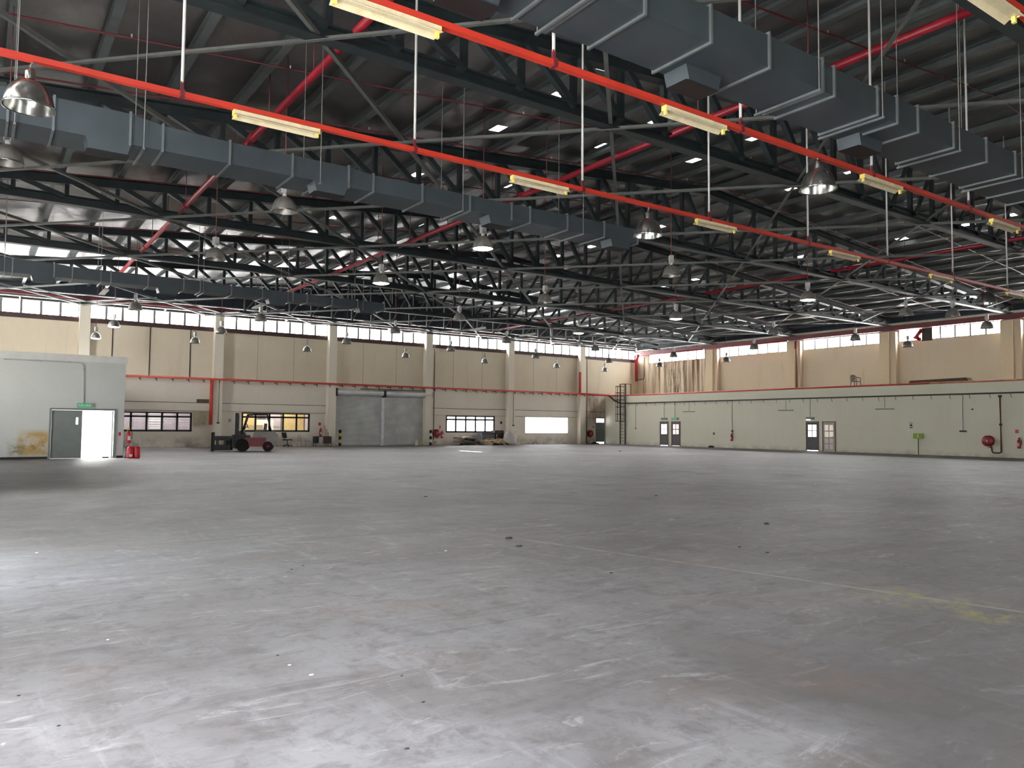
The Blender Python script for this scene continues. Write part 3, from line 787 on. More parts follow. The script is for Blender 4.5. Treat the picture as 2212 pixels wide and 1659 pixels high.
# ------------------------------------------------------------------ white office at the left
PY = 38.9; PX1 = 5.57
struct('wall_office_front', wall_x(MB(), XL, PX1, 0, 4.55, PY, PY + .15, [(2.72, 5.18, 0, 2.13)]), 'partition', 'white front wall of the office box with a rusty stain')
struct('wall_office_side', MB().box(PX1 - .15, PX1, PY + .15, YA, 0, 4.55), 'partition', 'white side wall of the office box')
struct('trim_22', MB().box(XL, PX1 + .06, PY - .12, PY, 4.28, 4.58), 'white_trim', 'white fascia along the office top')
struct('trim_23', MB().box(XL, PX1 - .15, PY + .15, YA, 4.45, 4.55), 'white_trim', 'flat top of the office box')
struct('baseboard_office', MB().box(XL, 2.62, PY - .03, PY, 0, .1).box(5.3, PX1, PY - .03, PY, 0, .1), 'black', 'dark skirting of the office wall')
dr = bpy.data.objects.new('door_1', None); COL.objects.link(dr); dr['kind'] = 'structure'; dr['label'] = 'grey double door of the white office, right leaf open'
dr.location = (0, PY, 0)
MB().box(2.64, 2.72, -.04, .17, 0, 2.21).box(5.18, 5.26, -.04, .17, 0, 2.21).box(2.72, 5.18, -.04, .17, 2.13, 2.21).build('door_frame', 'greydoor', dr)
lf = MB().box(2.73, 3.9, .03, .08, .01, 2.12).build('door_leaf', 'greydoor', dr)
MB().box(3.66, 3.74, .022, .03, 1.5, 1.8).build('vision_panel', 'glow', lf)
lf = MB().box(5.10, 5.15, .15, 1.25, .01, 2.12).build('door_leaf', 'roomwhite', dr)
MB().box(5.06, 5.10, .95, 1.15, 1.05, 1.09).build('door_handle', 'greydoor', lf)
rm = MB().box(XL, PX1 - .16, 44.0, 44.1, 0, 3.0).box(XL, PX1 - .16, PY + .16, 44.1, 3.0, 3.05).box(1.2, 1.3, PY + .16, 44, 0, 3.0)
struct('wall_office_inside', rm, 'roomwhite', 'bright inner walls seen through the open door')
area('office_light', (3.4, 41.2, 2.9), (0, 0, -1), 3.0, 3.0, 520, (1, .99, .96))
tag(MB().box(4.75, 5.0, PY - .0, PY + .12, .005, .05).build('door_wedge', 'black'), 'dark wedge on the floor in the open office doorway', 'wedge')
e = thing('exit_sign', 'green exit sign above the grey double door of the white office', 'sign', (3.98, PY, 2.24))
MB().box(-.31, .31, -.09, 0, 0, .2).build('sign_box', 'greydim', e)
MB().box(-.28, .24, -.094, -.09, .02, .18).build('sign_face', 'green', e)
def text(body, size, parent, loc, m, name='lettering', rot=(math.pi / 2, 0, 0)):
    cu = bpy.data.curves.new(name, 'FONT'); cu.body = body; cu.size = size; cu.extrude = .001; cu.align_x = 'CENTER'; cu.align_y = 'CENTER'
    cu.materials.append(M[m]); tmp = bpy.data.objects.new('tmp', cu); COL.objects.link(tmp)
    me = bpy.data.meshes.new_from_object(tmp.evaluated_get(bpy.context.evaluated_depsgraph_get()))
    bpy.data.objects.remove(tmp); me.materials.clear(); me.materials.append(M[m])
    o = bpy.data.objects.new(name, me); COL.objects.link(o); o.parent = parent; o.location = loc; o.rotation_euler = rot
    return o
text('KELUAR', .13, e, (-.02, -.096, .1), 'greentext')
c = thing('conduit', 'thin grey conduit bending down the white office wall to the exit sign', 'conduit', (0, PY - .03, 0))
MB().tube([(.9, 0, 4.22), (3.7, 0, 4.22), (3.83, 0, 4.16), (3.88, 0, 4.02), (3.93, 0, 2.44)], .016, 6).build('pipe', 'gear', c)
MB().box(2.2, 2.26, -.02, .03, 4.19, 4.25).build('saddle', 'gear', c); MB().box(3.84, 3.92, -.02, .03, 3.9, 4.0).build('saddle', 'gear', c)
tag(MB().box(5.36, 5.46, PY - .012, PY, 1.0, 1.16).build('fire_notice', 'red'), 'small red notice on the white office wall right of the door', 'sign')

# fire extinguisher and red trolley at the office corner
def extinguisher(label, loc, rz=0, group='wall-hung fire extinguishers', z=0.55):
    x = thing('fire_extinguisher', label, 'fire extinguisher', loc, rz, group)
    MB().lathe([(0, 0), (.08, 0), (.088, .03), (.088, .42), (.07, .48), (.03, .52), (.028, .55), (0, .55)], 16).build('cylinder', 'red', x)
    MB().box(-.05, .05, -.093, -.08, .14, .32).build('label_plate', 'label', x)
    MB().box(-.04, .06, -.015, .015, .55, .6).bar((-.02, 0, .58), (.1, 0, .66), .02, .015).build('valve', 'black', x)
    MB().tube([(.04, 0, .58), (.13, 0, .5), (.13, -.02, .2)], .014, 6).build('hose', 'black', x)
    return x
st = thing('extinguisher_stand', 'slim stand with yellow top holding an extinguisher at the office corner', 'stand', (5.78, PY - .05, 0))
MB().tube([(0, .11, .0), (0, .11, 1.28)], .018, 8).build('pole', 'gear', st); MB().box(-.05, .05, .1, .13, 1.2, 1.36).build('top_tag', 'yellow', st)
MB().box(-.16, .16, -.02, .22, 0, .03).build('foot', 'black', st)
extinguisher('red fire extinguisher hanging on the stand at the office corner', (5.78, PY - .05, .66))
tr = thing('fire_trolley', 'squat red drum extinguisher pair with white label at the office corner', 'extinguisher', (5.92, PY - .55, 0))
for dx in (-.13, .14):
    q = MB().lathe([(0, 0), (.13, 0), (.14, .04), (.14, .46), (.11, .52), (.04, .55), (0, .55)], 18, (dx, 0, 0)).build('cylinder', 'red', tr)
MB().box(-.2, -.06, -.145, -.135, .07, .18).build('label_plate', 'label', tr)
MB().tube([(-.3, .05, 0), (-.3, .05, .5), (-.2, .05, .56)], .02, 6).build('hose', 'black', tr)
MB().tube([(-.1, 0, .55), (-.1, 0, .62), (.1, 0, .62), (.1, 0, .55)], .014, 6).build('handle', 'gear', tr)

# ------------------------------------------------------------------ back wall: windows
def low_window(i, fr, n, label, m='frame', glass='glass', t_=.12):
    x0, x1, z0, z1 = fr; w = window(label); w.location = (0, YA, 0)
    zt = z0 + (z1 - z0) * .77
    MB().box(x0, x1, .02, .1, z0, z0 + t_).box(x0, x1, .02, .1, z1 - t_ * .7, z1).box(x0, x0 + t_, .02, .1, z0, z1).box(x1 - t_, x1, .02, .1, z0, z1).build('window_frame', m, w)
    MB().box(x0, x1, .02, .1, zt - t_ / 2, zt + t_ / 2).build('transom', m, w)
    for k in range(1, n):
        x = x0 + (x1 - x0) * k / n; MB().box(x - t_ / 2, x + t_ / 2, .02, .1, z0, z1).build('mullion', m, w)
    for k in range(n):
        a = x0 + (x1 - x0) * k / n; b = x0 + (x1 - x0) * (k + 1) / n
        MB().box(a + .02, b - .02, .055, .061, z0 + .02, zt).build('pane', glass, w); MB().box(a + .02, b - .02, .055, .061, zt, z1 - .02).build('pane', glass, w)
g_ = NT('window_glass'); g_.b.inputs['Transmission Weight'].default_value = 1.0; g_.b.inputs['Roughness'].default_value = .02; g_.b.inputs['IOR'].default_value = 1.05
g_.base((.96, .97, .98)); M['glass'] = g_.m
low_window(0, H_WIN[0], 5, 'black framed window right of the white office')
low_window(1, H_WIN[1], 5, 'black framed window with ochre lit room, behind the forklift')
low_window(2, H_WIN[2], 5, 'daylit five pane window right of the shutters', t_=.14, glass='glow')
low_window(3, H_WIN[3], 4, 'blown-out bright window second right of the shutters', t_=.02, glass='glow', m='gear')
# rooms behind the first two windows
rb_ = MB().box(6, 21, 61, 61.2, 0, 5).box(5.8, 6, YA + .3, 61.2, 0, 5).box(21, 21.2, YA + .3, 61.2, 0, 5)
struct('wall_store_room', rb_, 'lilac', 'pale walls of the room behind the back windows')
struct('wall_store_ceiling', MB().box(5.8, 21.2, YA + .26, 61.2, 3.6, 3.7), 'roomwhite', 'ceiling of the room behind the back windows')
struct('wall_store_divider', MB().box(14.2, 14.3, YA + .26, 61, 0, 3.6), 'roomwhite', 'divider between rooms')
struct('wall_store_ochre', MB().box(14.4, 17.6, 59.2, 59.3, 0, 3.6).box(19.2, 20.9, 58.2, 58.3, 0, 3.6), 'ochre', 'ochre painted wall behind the second window')
area('store_light_left', (10, 57.5, 3.5), (0, 0, -1), 6, 3, 160, (1, .97, .98))
area('store_light_right', (17.5, 57, 3.5), (0, 0, -1), 5, 2.5, 150, (1, .95, .85))
for k in range(6):
    x = 8.3 + k * .98; s_ = tag(MB().box(-.3, .3, -.3, .3, 0, .01).build('stacked_pallets', 'lilac'), 'tall pale stack behind the left black window, %s from the left' % ORD[k], 'stack', 'stacks behind the left window')
    s_.data = None if False else s_.data
    mb = MB()
    for q in range(14): mb.box(-.33, .33, -.3, .3, q * .17, q * .17 + .12 - (.03 if (q + k) % 3 else 0))
    s_.data = mb.mesh('stack', M['roomwhite'] if k % 3 == 2 else M['lilac']); s_.location = (x, 58.2 + (k % 2) * .6, 0)
for k, (x, y, w_, h_, mm) in enumerate([(16.9, 57.2, .5, 1.5, 'card2'), (17.7, 57.6, .6, 1.9, 'roomwhite'), (18.6, 58.4, .5, 2.3, 'lilac'), (16.2, 57.8, .6, 1.2, 'ochre')]):
    tag(MB().box(-w_, w_, -.2, .2, 0, h_).box(-w_ - .03, w_ + .03, -.23, .23, h_ * .6, h_ * .62).build('storage_box', mm, loc=(x, y, 0)), 'pale crate seen through the ochre-lit window, %s in a row' % ORD[k], 'crate', 'crates behind the ochre window')
# yard wall beyond windows
struct('wall_yard', MB().box(-30, 90, 75, 75.3, -.3, 4), 'leaf', 'pale yard wall outside')

# ------------------------------------------------------------------ roller shutters
sh = bpy.data.objects.new('door_2', None); COL.objects.link(sh); sh['kind'] = 'structure'; sh['label'] = 'pair of closed grey roller shutters in the back wall'
sh.location = (0, YA, 0)
for (a, b) in ((22.0, 25.72), (25.98, 29.9)):
    mb = MB(); zc = []; n = 52
    for i in range(n + 1):
        z = 3.95 * i / n; zc.append((-.06, z)); zc.append((-.1, z + .02)); zc.append((-.1, z + .055))
    b0 = len(mb.v)
    for (y, z) in zc: mb.v += [(a, y, z), (b, y, z)]
    for i in range(len(zc) - 1): mb.quad(b0 + 2 * i, b0 + 2 * i + 1, b0 + 2 * i + 3, b0 + 2 * i + 2)
    cu = mb.build('shutter_curtain', 'shutter', sh)
    MB().box(a, b, -.13, -.05, .0, .1).build('bottom_bar', 'gear', cu)
    MB().lathe([(.0, a - .02), (.24, a - .02), (.24, b + .02), (0, b + .02)], 20, (0, -.3, 4.02), 'x').build('shutter_drum', 'shutter', sh)
MB().box(25.72, 25.98, -.16, -.04, 0, 3.9).build('centre_post', 'shutter2', sh)
MB().box(25.75, 25.95, -.5, -.04, 3.7, 4.2).box(21.85, 21.98, -.55, -.04, 3.7, 4.3).box(29.92, 30.02, -.5, -.04, 3.75, 4.25).build('drum_bracket', 'black', sh)
MB().box(21.88, 22.0, -.12, -.02, 0, 3.9).box(29.9, 30.0, -.12, -.02, 0, 3.9).build('guide_rail', 'darkpipe', sh)
MB().box(24, 29.6, -.5, 0, 4.3, 4.34).build('hood_edge', 'ledge_dirt', sh)
MB().tube([(25.65, -.2, .1), (25.55, -.5, .01)], .02).build('prop', 'label', sh)

# door at far right of back wall
d_ = bpy.data.objects.new('door_3', None); COL.objects.link(d_); d_['kind'] = 'structure'; d_['label'] = 'grey door with bright fanlight in the back corner'
d_.location = (0, YA, 0)
x0, x1 = H_DOOR[:2]
MB().box(x0 - .05, x0, -.03, .1, 0, 2.4).box(x1, x1 + .05, -.03, .1, 0, 2.4).box(x0, x1, -.03, .1, 2.35, 2.42).build('door_frame', 'greydoor', d_)
MB().box(x0 + .02, x1 - .02, .02, .07, .16, 1.98).build('door_leaf', 'greydoor', d_)
MB().box(x0 + .0, x1, .03, .05, 1.98, 2.35).build('fanlight', 'glow', d_)
MB().box(x0, x1, .03, .05, .0, .16).build('gap_light', 'glow', d_)
M['lit'] = M['lit']

# annex doors
def annex_door(n_, y0, y1, label, leaf, glass, ajar=0):
    o = bpy.data.objects.new('door_%d' % n_, None); COL.objects.link(o); o['kind'] = 'structure'; o['label'] = label; o.location = (XBLK, 0, 0)
    MB().box(-.04, .02, y0 - .06, y0, 0, 2.1).box(-.04, .02, y1, y1 + .06, 0, 2.1).box(-.04, .02, y0, y1, 2.04, 2.1).build('door_frame', 'doorframe', o)
    w_ = y1 - y0
    lf = MB().box(-.03, -.002, y0 + .02, y1 - .02, .06, 1.0).box(-.03, -.002, y0 + .02, y0 + .12, 1.0, 2.03).box(-.03, -.002, y1 - .12, y1 - .02, 1.0, 2.03).box(-.03, -.002, y0 + .12, y1 - .12, 1.85, 2.03).box(-.03, -.002, y0 + w_ / 2 - .03, y0 + w_ / 2 + .03, 1.0, 1.85).box(-.03, -.002, y0 + .12, y1 - .12, 1.39, 1.45).build('door_leaf', leaf, o)
    for (a, b) in ((y0 + .12, y0 + w_ / 2 - .03), (y0 + w_ / 2 + .03, y1 - .12)):
        for (c, e_) in ((1.0, 1.39), (1.45, 1.85)):
            MB().box(-.02, -.012, a, b, c, e_).build('glass_pane', glass, lf)
        if leaf == 'whitedoor':
            MB().box(-.036, -.03, a + .02, b - .02, .15, .5).box(-.036, -.03, a + .02, b - .02, .58, .92).build('raised_panel', 'label', lf)
    MB().box(-.02, 0, y0 + .02, y1 - .02, .0, .05).build('threshold_light', glass if leaf != 'whitedoor' else 'white_trim', o)
    MB().tube([(-.03, y0 + .1, 1.02), (-.09, y0 + .1, 1.02), (-.09, y0 + .2, 1.02)], .012, 6).build('door_handle', 'gear', lf)
annex_door(4, 46.67, 47.55, 'dark annex door with blown-out glass, nearest the ladder', 'darkdoor', 'glow')
annex_door(5, 45.3, 46.2, 'dark annex door with four pinkish panes', 'darkdoor', 'pinkglow')
annex_door(6, 32.3, 33.2, 'dark annex door with four bright panes', 'darkdoor', 'glow')
annex_door(7, 31.0, 31.9, 'off-white panelled annex door, pale panes', 'whitedoor', 'creamglow')

# annex top: red pipe along edge, conduit under it
tag(MB().tube([(XBLK + .03, 24.5, 4.482), (XBLK + .03, 52.8, 4.482)], .06).tube([(XBLK + .03, 52.8, 4.482), (XBLK - .3, 54.3, 4.5)], .06).build('parapet_pipe', 'redpipe2'), 'red pipe running along the top edge of the annex wall', 'pipe')
t_ = mat('worn_red_yellow_pipe', (184, 110, 70), .6, var=.25, scale=2, dirt=(206, 160, 130))
M['wornpipe'] = t_
tag(MB().tube([(XBLK + .03, 0, 4.482), (XBLK + .03, 24.45, 4.482)], .06).build('parapet_pipe', 'wornpipe'), 'worn pinkish yellow end of the pipe on the annex wall top at right', 'pipe')
cc = thing('annex_cable_tray', 'long dark cable conduit along the annex wall with short hanging stubs', 'conduit', (XBLK - .05, 0, 3.74))
MB().box(-.06, .04, 0, 52.6, -.04, .05).tube([(-.02, 52.5, 0), (-.1, 53.3, .3), (-.2, 53.9, .72)], .07, 6).build('tray', 'conduit', cc)
for k in range(30):
    MB().tube([(-.03, 51.5 - k * 1.13, -.04), (-.03, 51.5 - k * 1.13, -.2), (-.03, 51.45 - k * 1.13, -.28)], .014, 5).build('stub', 'conduit', cc)
def drop(label, y, z0, end=None, r=.014, m='conduit'):
    o = thing('drop_conduit', label, 'conduit', (XBLK - .03, y, 0))
    MB().tube([(0, 0, 3.72), (0, -.03, 3.45), (0, 0, 3.3), (0, 0, z0)], r, 5).build('pipe', m, o)
    if end: MB().box(-.04, .02, -end[0], end[0], z0 - end[1], z0).build('box', m, o)
drop('drop conduit on the annex wall left of the annex doors', 50.6, 1.5, (.05, .08))
drop('drop conduit above the leftmost annex door', 47.1, 2.36)
drop('drop conduit above the second annex door', 45.85, 2.36)
drop('drop conduit above the first wall extinguisher', 39.8, 1.4, (.08, .12))
drop('drop conduit above the bright-paned annex door', 32.9, 2.36)
drop('drop conduit with grey socket near the right end of the annex', 22.55, 1.55, (.2, .09))
for i, y in enumerate((44.26, 34.9, 27.39)):
    o = thing('wall_batten', 'slim grey wall batten light under the annex conduit, %s from the ladder' % ORD[i], 'light fixture', (XBLK - .03, y, 2.92), 0, 'wall battens of the annex')
    MB().tube([(0, 0, .8), (0, 0, .04)], .012, 5).build('stem', 'conduit', o)
    MB().prism([(-.09, -.05), (.02, -.05), (.02, .02), (-.05, .02)], 'y', -.62, .62).build('housing', 'greydim', o)
for i, (y, mm, l_) in enumerate([(47.1, 'greydim', 'grey unlit exit sign box over the leftmost annex door'), (45.85, 'green', 'green exit sign over the second annex door'), (32.9, 'greydim', 'exit sign box with bright lower edge over the bright-paned annex door')]):
    o = thing('exit_sign', l_, 'sign', (XBLK, y, 2.22))
    MB().box(-.09, 0, -.33, .33, 0, .18).build('sign_box', 'greydim', o)
    MB().box(-.094, -.09, -.3, .3, .02, .16).build('sign_face', mm, o)
    if i == 1: text('KELUAR', .12, o, (-.097, 0, .09), 'greentext', rot=(math.pi / 2, 0, -math.pi / 2))
    if i == 2: MB().box(-.092, -.085, -.05, .3, -.012, .06).build('lit_edge', 'glow', o)
extinguisher('fire extinguisher on the annex wall below the first drop conduit', (XBLK - .12, 39.8, .55), -math.pi / 2)
extinguisher('fire extinguisher on the annex wall at the far right below a red notice', (XBLK - .12, 19.5, .55), -math.pi / 2)
tag(MB().box(XBLK - .012, XBLK, 19.55, 19.72, 1.42, 1.62).build('fire_notice', 'redpipe2'), 'small red notice above the far right extinguisher', 'sign')
tag(MB().box(XBLK - .012, XBLK, 39.72, 39.86, 1.1, 1.28).build('wall_switch', 'gear'), 'small grey box above the first annex extinguisher', 'switch')
tag(MB().box(XBLK - .03, XBLK, 41.6, 41.72, 1.02, 1.2).build('wall_switch', 'conduit'), 'tiny dark switch left of the first annex extinguisher', 'switch')
no = thing('wall_notice', 'white paper notice on the annex wall above the lime green sign', 'notice', (XBLK - .008, 25.7, 1.62))
MB().box(0, .008, -.14, .14, 0, .42).build('paper', 'label', no); MB().box(-.003, 0, -.09, .09, .05, .1).box(-.003, 0, -.09, .09, .36, .39).build('printed_bar', 'conduit', no)
MB().lathe([(.0, -.004), (.07, -.004), (.07, 0)], 14, (0, 0, .23), 'x').build('printed_symbol', 'conduit', no)
tag(MB().lathe([(0, 0), (.05, 0), (.05, .02), (0, .02)], 10, (XBLK - .02, 22.0, 2.82), 'x').build('round_junction_box', 'conduit'), 'small dark round box high on the annex wall', 'box')
gs = thing('green_sign', 'lime green sign on a dark post against the annex wall', 'sign', (XBLK - .1, 25.22, 0))
MB().tube([(0, 0, 0), (0, 0, 1.22)], .025, 6).build('post', 'conduit', gs); MB().box(-.03, -.02, -.3, .3, 1.0, 1.34).build('board', 'lime', gs)
MB().box(-.034, -.03, -.06, .06, 1.04, 1.3).build('printed_symbol', 'greendark' if 'greendark' in M else 'leaf', gs)
# hose reel at right with its pipe
def reel(label, loc, rz=0, dark='darkred', hub='gear'):
    o = thing('hose_reel', label, 'hose reel', loc, rz, 'fire hose reels')
    MB().lathe([(.04, -.24), (.3, -.24), (.32, -.22), (.3, -.2), (.06, -.2)], 24, axis='y').build('front_disc', dark, o)
    MB().lathe([(.06, -.05), (.3, -.05), (.32, -.03), (.3, 0), (.0, 0)], 24, axis='y').build('back_disc', dark, o)
    MB().lathe([(.24, -.2), (.27, -.16), (.24, -.12), (.27, -.09), (.24, -.05)], 24, axis='y').build('hose_coil', 'black', o)
    MB().lathe([(0, -.255), (.07, -.255), (.07, -.24)], 14, axis='y').build('hub', hub, o)
    MB().tube([(.2, -.12, -.2), (.1, -.1, -.38), (-.02, -.12, -.4)], .02, 6).build('hose_tail', 'black', o)
    return o
reel('red fire hose reel with grey hub on the annex wall beside a dark pipe', (XBLK - .05, 21.1, .95), -math.pi / 2)
fp = thing('reel_pipe', 'dark brown pipe dropping from the conduit to the annex hose reel', 'pipe', (XBLK - .08, 20.45, 0))
MB().tube([(0, 0, 3.55), (0, 0, .32), (0, .1, .26), (0, .42, .26), (0, .5, .35), (0, .52, .6)], .04, 8).build('pipe', 'brownpipe', fp)
MB().box(-.05, .05, -.06, .06, 1.85, 1.97).build('valve', 'conduit', fp); MB().box(-.07, .07, -.07, .07, 3.5, 3.62).build('elbow', 'conduit', fp)

# things on the annex roof
ch = thing('plastic_armchair', 'brown plastic armchair standing on the annex roof', 'chair', (XBLK + .55, 29.75, 4.43), math.radians(60))
MB().box(-.24, .24, -.22, .22, .38, .42).build('seat', 'brownchair', ch)
MB().prism([(-.24, .42), (.24, .42), (.27, .8), (.15, .86), (-.15, .86), (-.27, .8)], 'y', .2, .24).build('backrest', 'brownchair', ch)
for sx in (-1, 1):
    MB().tube([(sx * .27, -.2, .4), (sx * .29, -.2, .62), (sx * .29, .1, .68), (sx * .26, .22, .8)], .025, 6).build('armrest', 'brownchair', ch)
    for sy in (-1, 1): MB().tube([(sx * .22, sy * .2, .4), (sx * .26, sy * .24, 0)], .025, 6).build('leg', 'brownchair', ch)
fm = thing('mattress_roll', 'long dark brown padded slab lying on the annex roof', 'mattress', (XBLK + .9, 24.3, 4.405))
MB().prism([(-1.9, 0), (1.9, 0), (1.75, .32), (-1.7, .38), (-1.85, .2)], 'x', -.3, .3).build('slab', 'foam', fm)
MB().prism([(-1.88, .1), (1.84, .08), (1.84, .11), (-1.88, .13)], 'x', -.32, -.3).build('seam', 'black', fm)

# ------------------------------------------------------------------ caged ladder
ld = thing('cage_ladder', 'dark steel caged ladder against the annex wall near the back corner', 'ladder', (XBLK - .12, 52.2, 0))
for yy in (-.33, .33): MB().box(-.04, .04, yy - .035, yy + .035, 0, 5.55).build('rail', 'conduit', ld)
for k in range(18): MB().tube([(0, -.33, .3 + k * .29), (0, .33, .3 + k * .29)], .016, 6).build('rung', 'conduit', ld)
MB().box(-.04, .04, -.33, .33, 5.5, 5.55).box(.0, .75, -.36, -.3, 5.5, 5.55).box(.7, .75, -.36, -.3, 4.3, 5.5).box(.0, .75, .3, .36, 5.5, 5.55).box(.7, .75, .3, .36, 4.3, 5.5).build('walk_through_rail', 'conduit', ld)
hp = [(.0, .36), (-.25, .4), (-.55, .34), (-.68, 0), (-.55, -.34), (-.25, -.4), (0, -.36)]
for z in (2.1, 2.75, 3.4, 4.05, 4.7, 5.3): MB().tube([(x, y, z) for x, y in hp], .028, 6).build('hoop', 'conduit', ld)
for (x, y) in hp[1:-1]: MB().tube([(x, y, 2.1), (x, y, 5.3)], .018, 6).build('cage_bar', 'conduit', ld)

# ------------------------------------------------------------------ pipes on the back wall
bp = thing('back_wall_pipe', 'long orange red pipe running across the back wall on brackets', 'pipe', (0, YA - .62, 4.58))
MB().tube([(5.8, 0, 0), (45.3, 0, 0)], .07, 8).tube([(45.3, 0, -.02), (48.9, .0, -.04)], .1, 8).build('pipe', 'redpipe2', bp)
for k in range(40):
    x = 8.6 + k * .98
    MB().box(x - .02, x + .02, .0, .62, -.12, -.08).box(x - .02, x + .02, -.02, .02, -.26, -.05).build('bracket', 'conduit', bp)
    if x > 47.0: break
rp = thing('riser_pipe', 'thick red riser rising from the back wall pipe near the corner', 'pipe', (45.25, YA - .62, 4.6))
MB().tube([(0, 0, 0), (0, 0, 1.95)], .12, 10).build('pipe', 'redpipe2', rp)
rp = thing('drop_pipe', 'red drop pipe beside the beige cabinet on the back wall', 'pipe', (13.0, YA - .62, 1.5))
MB().tube([(0, 0, 0), (0, 0, 3.05)], .11, 10).build('pipe', 'redpipe2', rp)
cp = thing('corner_pipe', 'thick red pipe hanging in the back right corner under the clerestory', 'pipe', (52.45, 54.2, 6.0))
MB().tube([(0, 0, 0), (0, 0, 2.0), (-.1, -.2, 2.3), (-.1, -.4, 2.5)], .14, 12).build('pipe', 'redpipe', cp)
MB().tube([(0, -.1, .1), (.1, -.9, .2), (.1, -1.0, .5), (.1, -1.0, 2.3)], .04, 8).build('thin_branch', 'conduit', cp)
for i, (x, l_) in enumerate([(30.1, 'thin dark conduit down the right side of the shutters'), (46.12, 'thin dark conduit down the last back wall column')]):
    tag(MB().tube([(x, YA - .58, .4 if i == 0 else .0), (x, YA - .58, 8.8)], .035, 6).build('column_conduit', 'darkpipe'), l_, 'conduit')
o = thing('column_conduit', 'pale cable conduit with socket on the back column left of the forklift', 'conduit', (13.5, YA - .55, 0))
MB().tube([(0, 0, 4.5), (0, 0, 1.66)], .018, 6).build('pipe', 'ledge_dirt', o); MB().box(-.09, .09, -.04, .03, 1.58, 1.68).build('socket', 'ledge_dirt', o)
o = thing('column_conduit', 'pale cable conduit with socket on the column right of the shutters', 'conduit', (37.9, YA - .55, 0))
MB().tube([(0, 0, 4.5), (0, 0, 1.66)], .018, 6).build('pipe', 'ledge_dirt', o); MB().box(-.09, .09, -.04, .03, 1.58, 1.68).build('socket', 'ledge_dirt', o)
tag(MB().tube([(XR - .62, 36.4, 4.41), (XR - .62, 36.4, 8.5)], .06).build('downpipe', 'brownpipe'), 'rust brown downpipe on the upper right wall', 'pipe')
tag(MB().tube([(XR - .5, 36.6, 8.4), (XR - .5, 36.6, 7.8)], .05).tube([(XR - .2, 26.9, 8.4), (XR - .2, 27.3, 7.9), (XR - .2, 27.0, 7.75)], .14).build('fire_valve', 'redpipe'), 'red pipe elbow hanging in front of the mullion-less clerestory bay', 'pipe')
tag(MB().box(XR - .1, XR - .035, 26.25, 26.95, 7.62, 8.5).build('boarded_pane', 'conduit'), 'dark boarded strip in the mullion-less clerestory bay', 'board')

# cabinet, notices
cb = thing('electrical_cabinet', 'beige electrical cabinet on the back wall beside the red drop pipe', 'cabinet', (12.42, YA - .003, 1.46))
MB().box(-.42, .38, -.28, 0, 0, .95).build('body', 'cabinet', cb)
MB().box(-.4, -.02, -.295, -.28, .32, .93).build('door', 'cabinet', cb); MB().box(.0, .36, -.295, -.28, .32, .93).build('door', 'cabinet', cb)
MB().box(-.4, .36, -.295, -.28, .03, .29).build('lower_panel', 'cabinet', cb); MB().box(.16, .2, -.31, -.295, .12, .2).build('handle', 'black', cb)
tag(MB().box(12.2, 13.0, YA - .03, YA, 2.98, 3.22).build('vent_grille', 'ledge_dirt'), 'dirty vent grille above the beige cabinet', 'vent')
for i, (x, z, l_) in enumerate([(14.4, 1.7, 'small grey notice on the back wall left of the forklift'), (37.0, 1.75, 'small dark notice right of the five pane window'), (20.85, 1.5, 'small reddish notice above the black table')]):
    tag(MB().box(x - .1, x + .1, YA - .01, YA, z, z + .22).build('wall_notice', ['gear', 'conduit', 'redpipe2'][i]), l_, 'notice')
fn = thing('fire_notice', 'white and red notices above the extinguisher right of the shutters', 'sign', (30.95, YA - .01, 1.3))
MB().box(-.07, .07, 0, .01, .3, .58).build('white_sheet', 'label', fn); MB().box(-.02, .12, -.005, .005, 0, .28).build('red_sheet', 'redpipe2', fn)

# ------------------------------------------------------------------ forklift with clamp attachment
fk = thing('forklift', 'red and grey forklift with black paper clamp in front of the back windows', 'forklift', (13.35, 45.55, 0), math.radians(160))
# local +X is forward (towards the clamp), Y is across
MB().prism([(-1.05, .28), (.75, .28), (.75, .62), (.3, .8), (-1.05, .8)], 'y', -.5, .5).build('chassis', 'fl_red', fk)
MB().prism([(-1.35, .45), (-1.05, .3), (-.75, .3), (-.75, 1.15), (-1.2, 1.15), (-1.4, .95)], 'y', -.52, .52).build('counterweight', 'fl_grey', fk)
MB().prism([(-.8, .8), (.0, .8), (-.05, 1.1), (-.8, 1.12)], 'y', -.42, .42).build('engine_hood', 'fl_grey', fk)
MB().prism([(.3, .8), (.75, .62), (.75, 1.15), (.55, 1.25)], 'y', -.4, .4).build('cowl', 'fl_dark', fk)
se = MB().box(-.62, -.12, -.24, .24, 1.12, 1.24).build('seat', 'seatgrey', fk)
MB().prism([(-.74, 1.2), (-.56, 1.2), (-.62, 1.62), (-.76, 1.6)], 'y', -.24, .24).build('seat_back', 'seatgrey', se)
stw = MB().tube([(.55, 0, 1.2), (.35, 0, 1.45)], .025, 6).build('steering_column', 'black', fk)
MB().tube([(.33 + .05 * math.cos(a), .17 * math.sin(a), 1.46 + .13 * math.cos(a)) for a in [k * math.pi / 6 for k in range(13)]], .014, 6).build('steering_wheel', 'black', stw)
og = MB()
for sy in (-.45, .45): og.tube([(.62, sy, 1.0), (.3, sy, 2.12), (-.75, sy, 2.15), (-1.0, sy, 1.1)], .04, 6)
og.build('overhead_guard_frame', 'fl_dark', fk)
for k in range(9): MB().box(.26 - k * .125, .3 - k * .125, -.45, .45, 2.12, 2.16).build('guard_bar', 'fl_dark', fk)
MB().box(-.0, .25, -.1, .1, 2.02, 2.08).build('roof_lamp', 'fl_grey', fk)
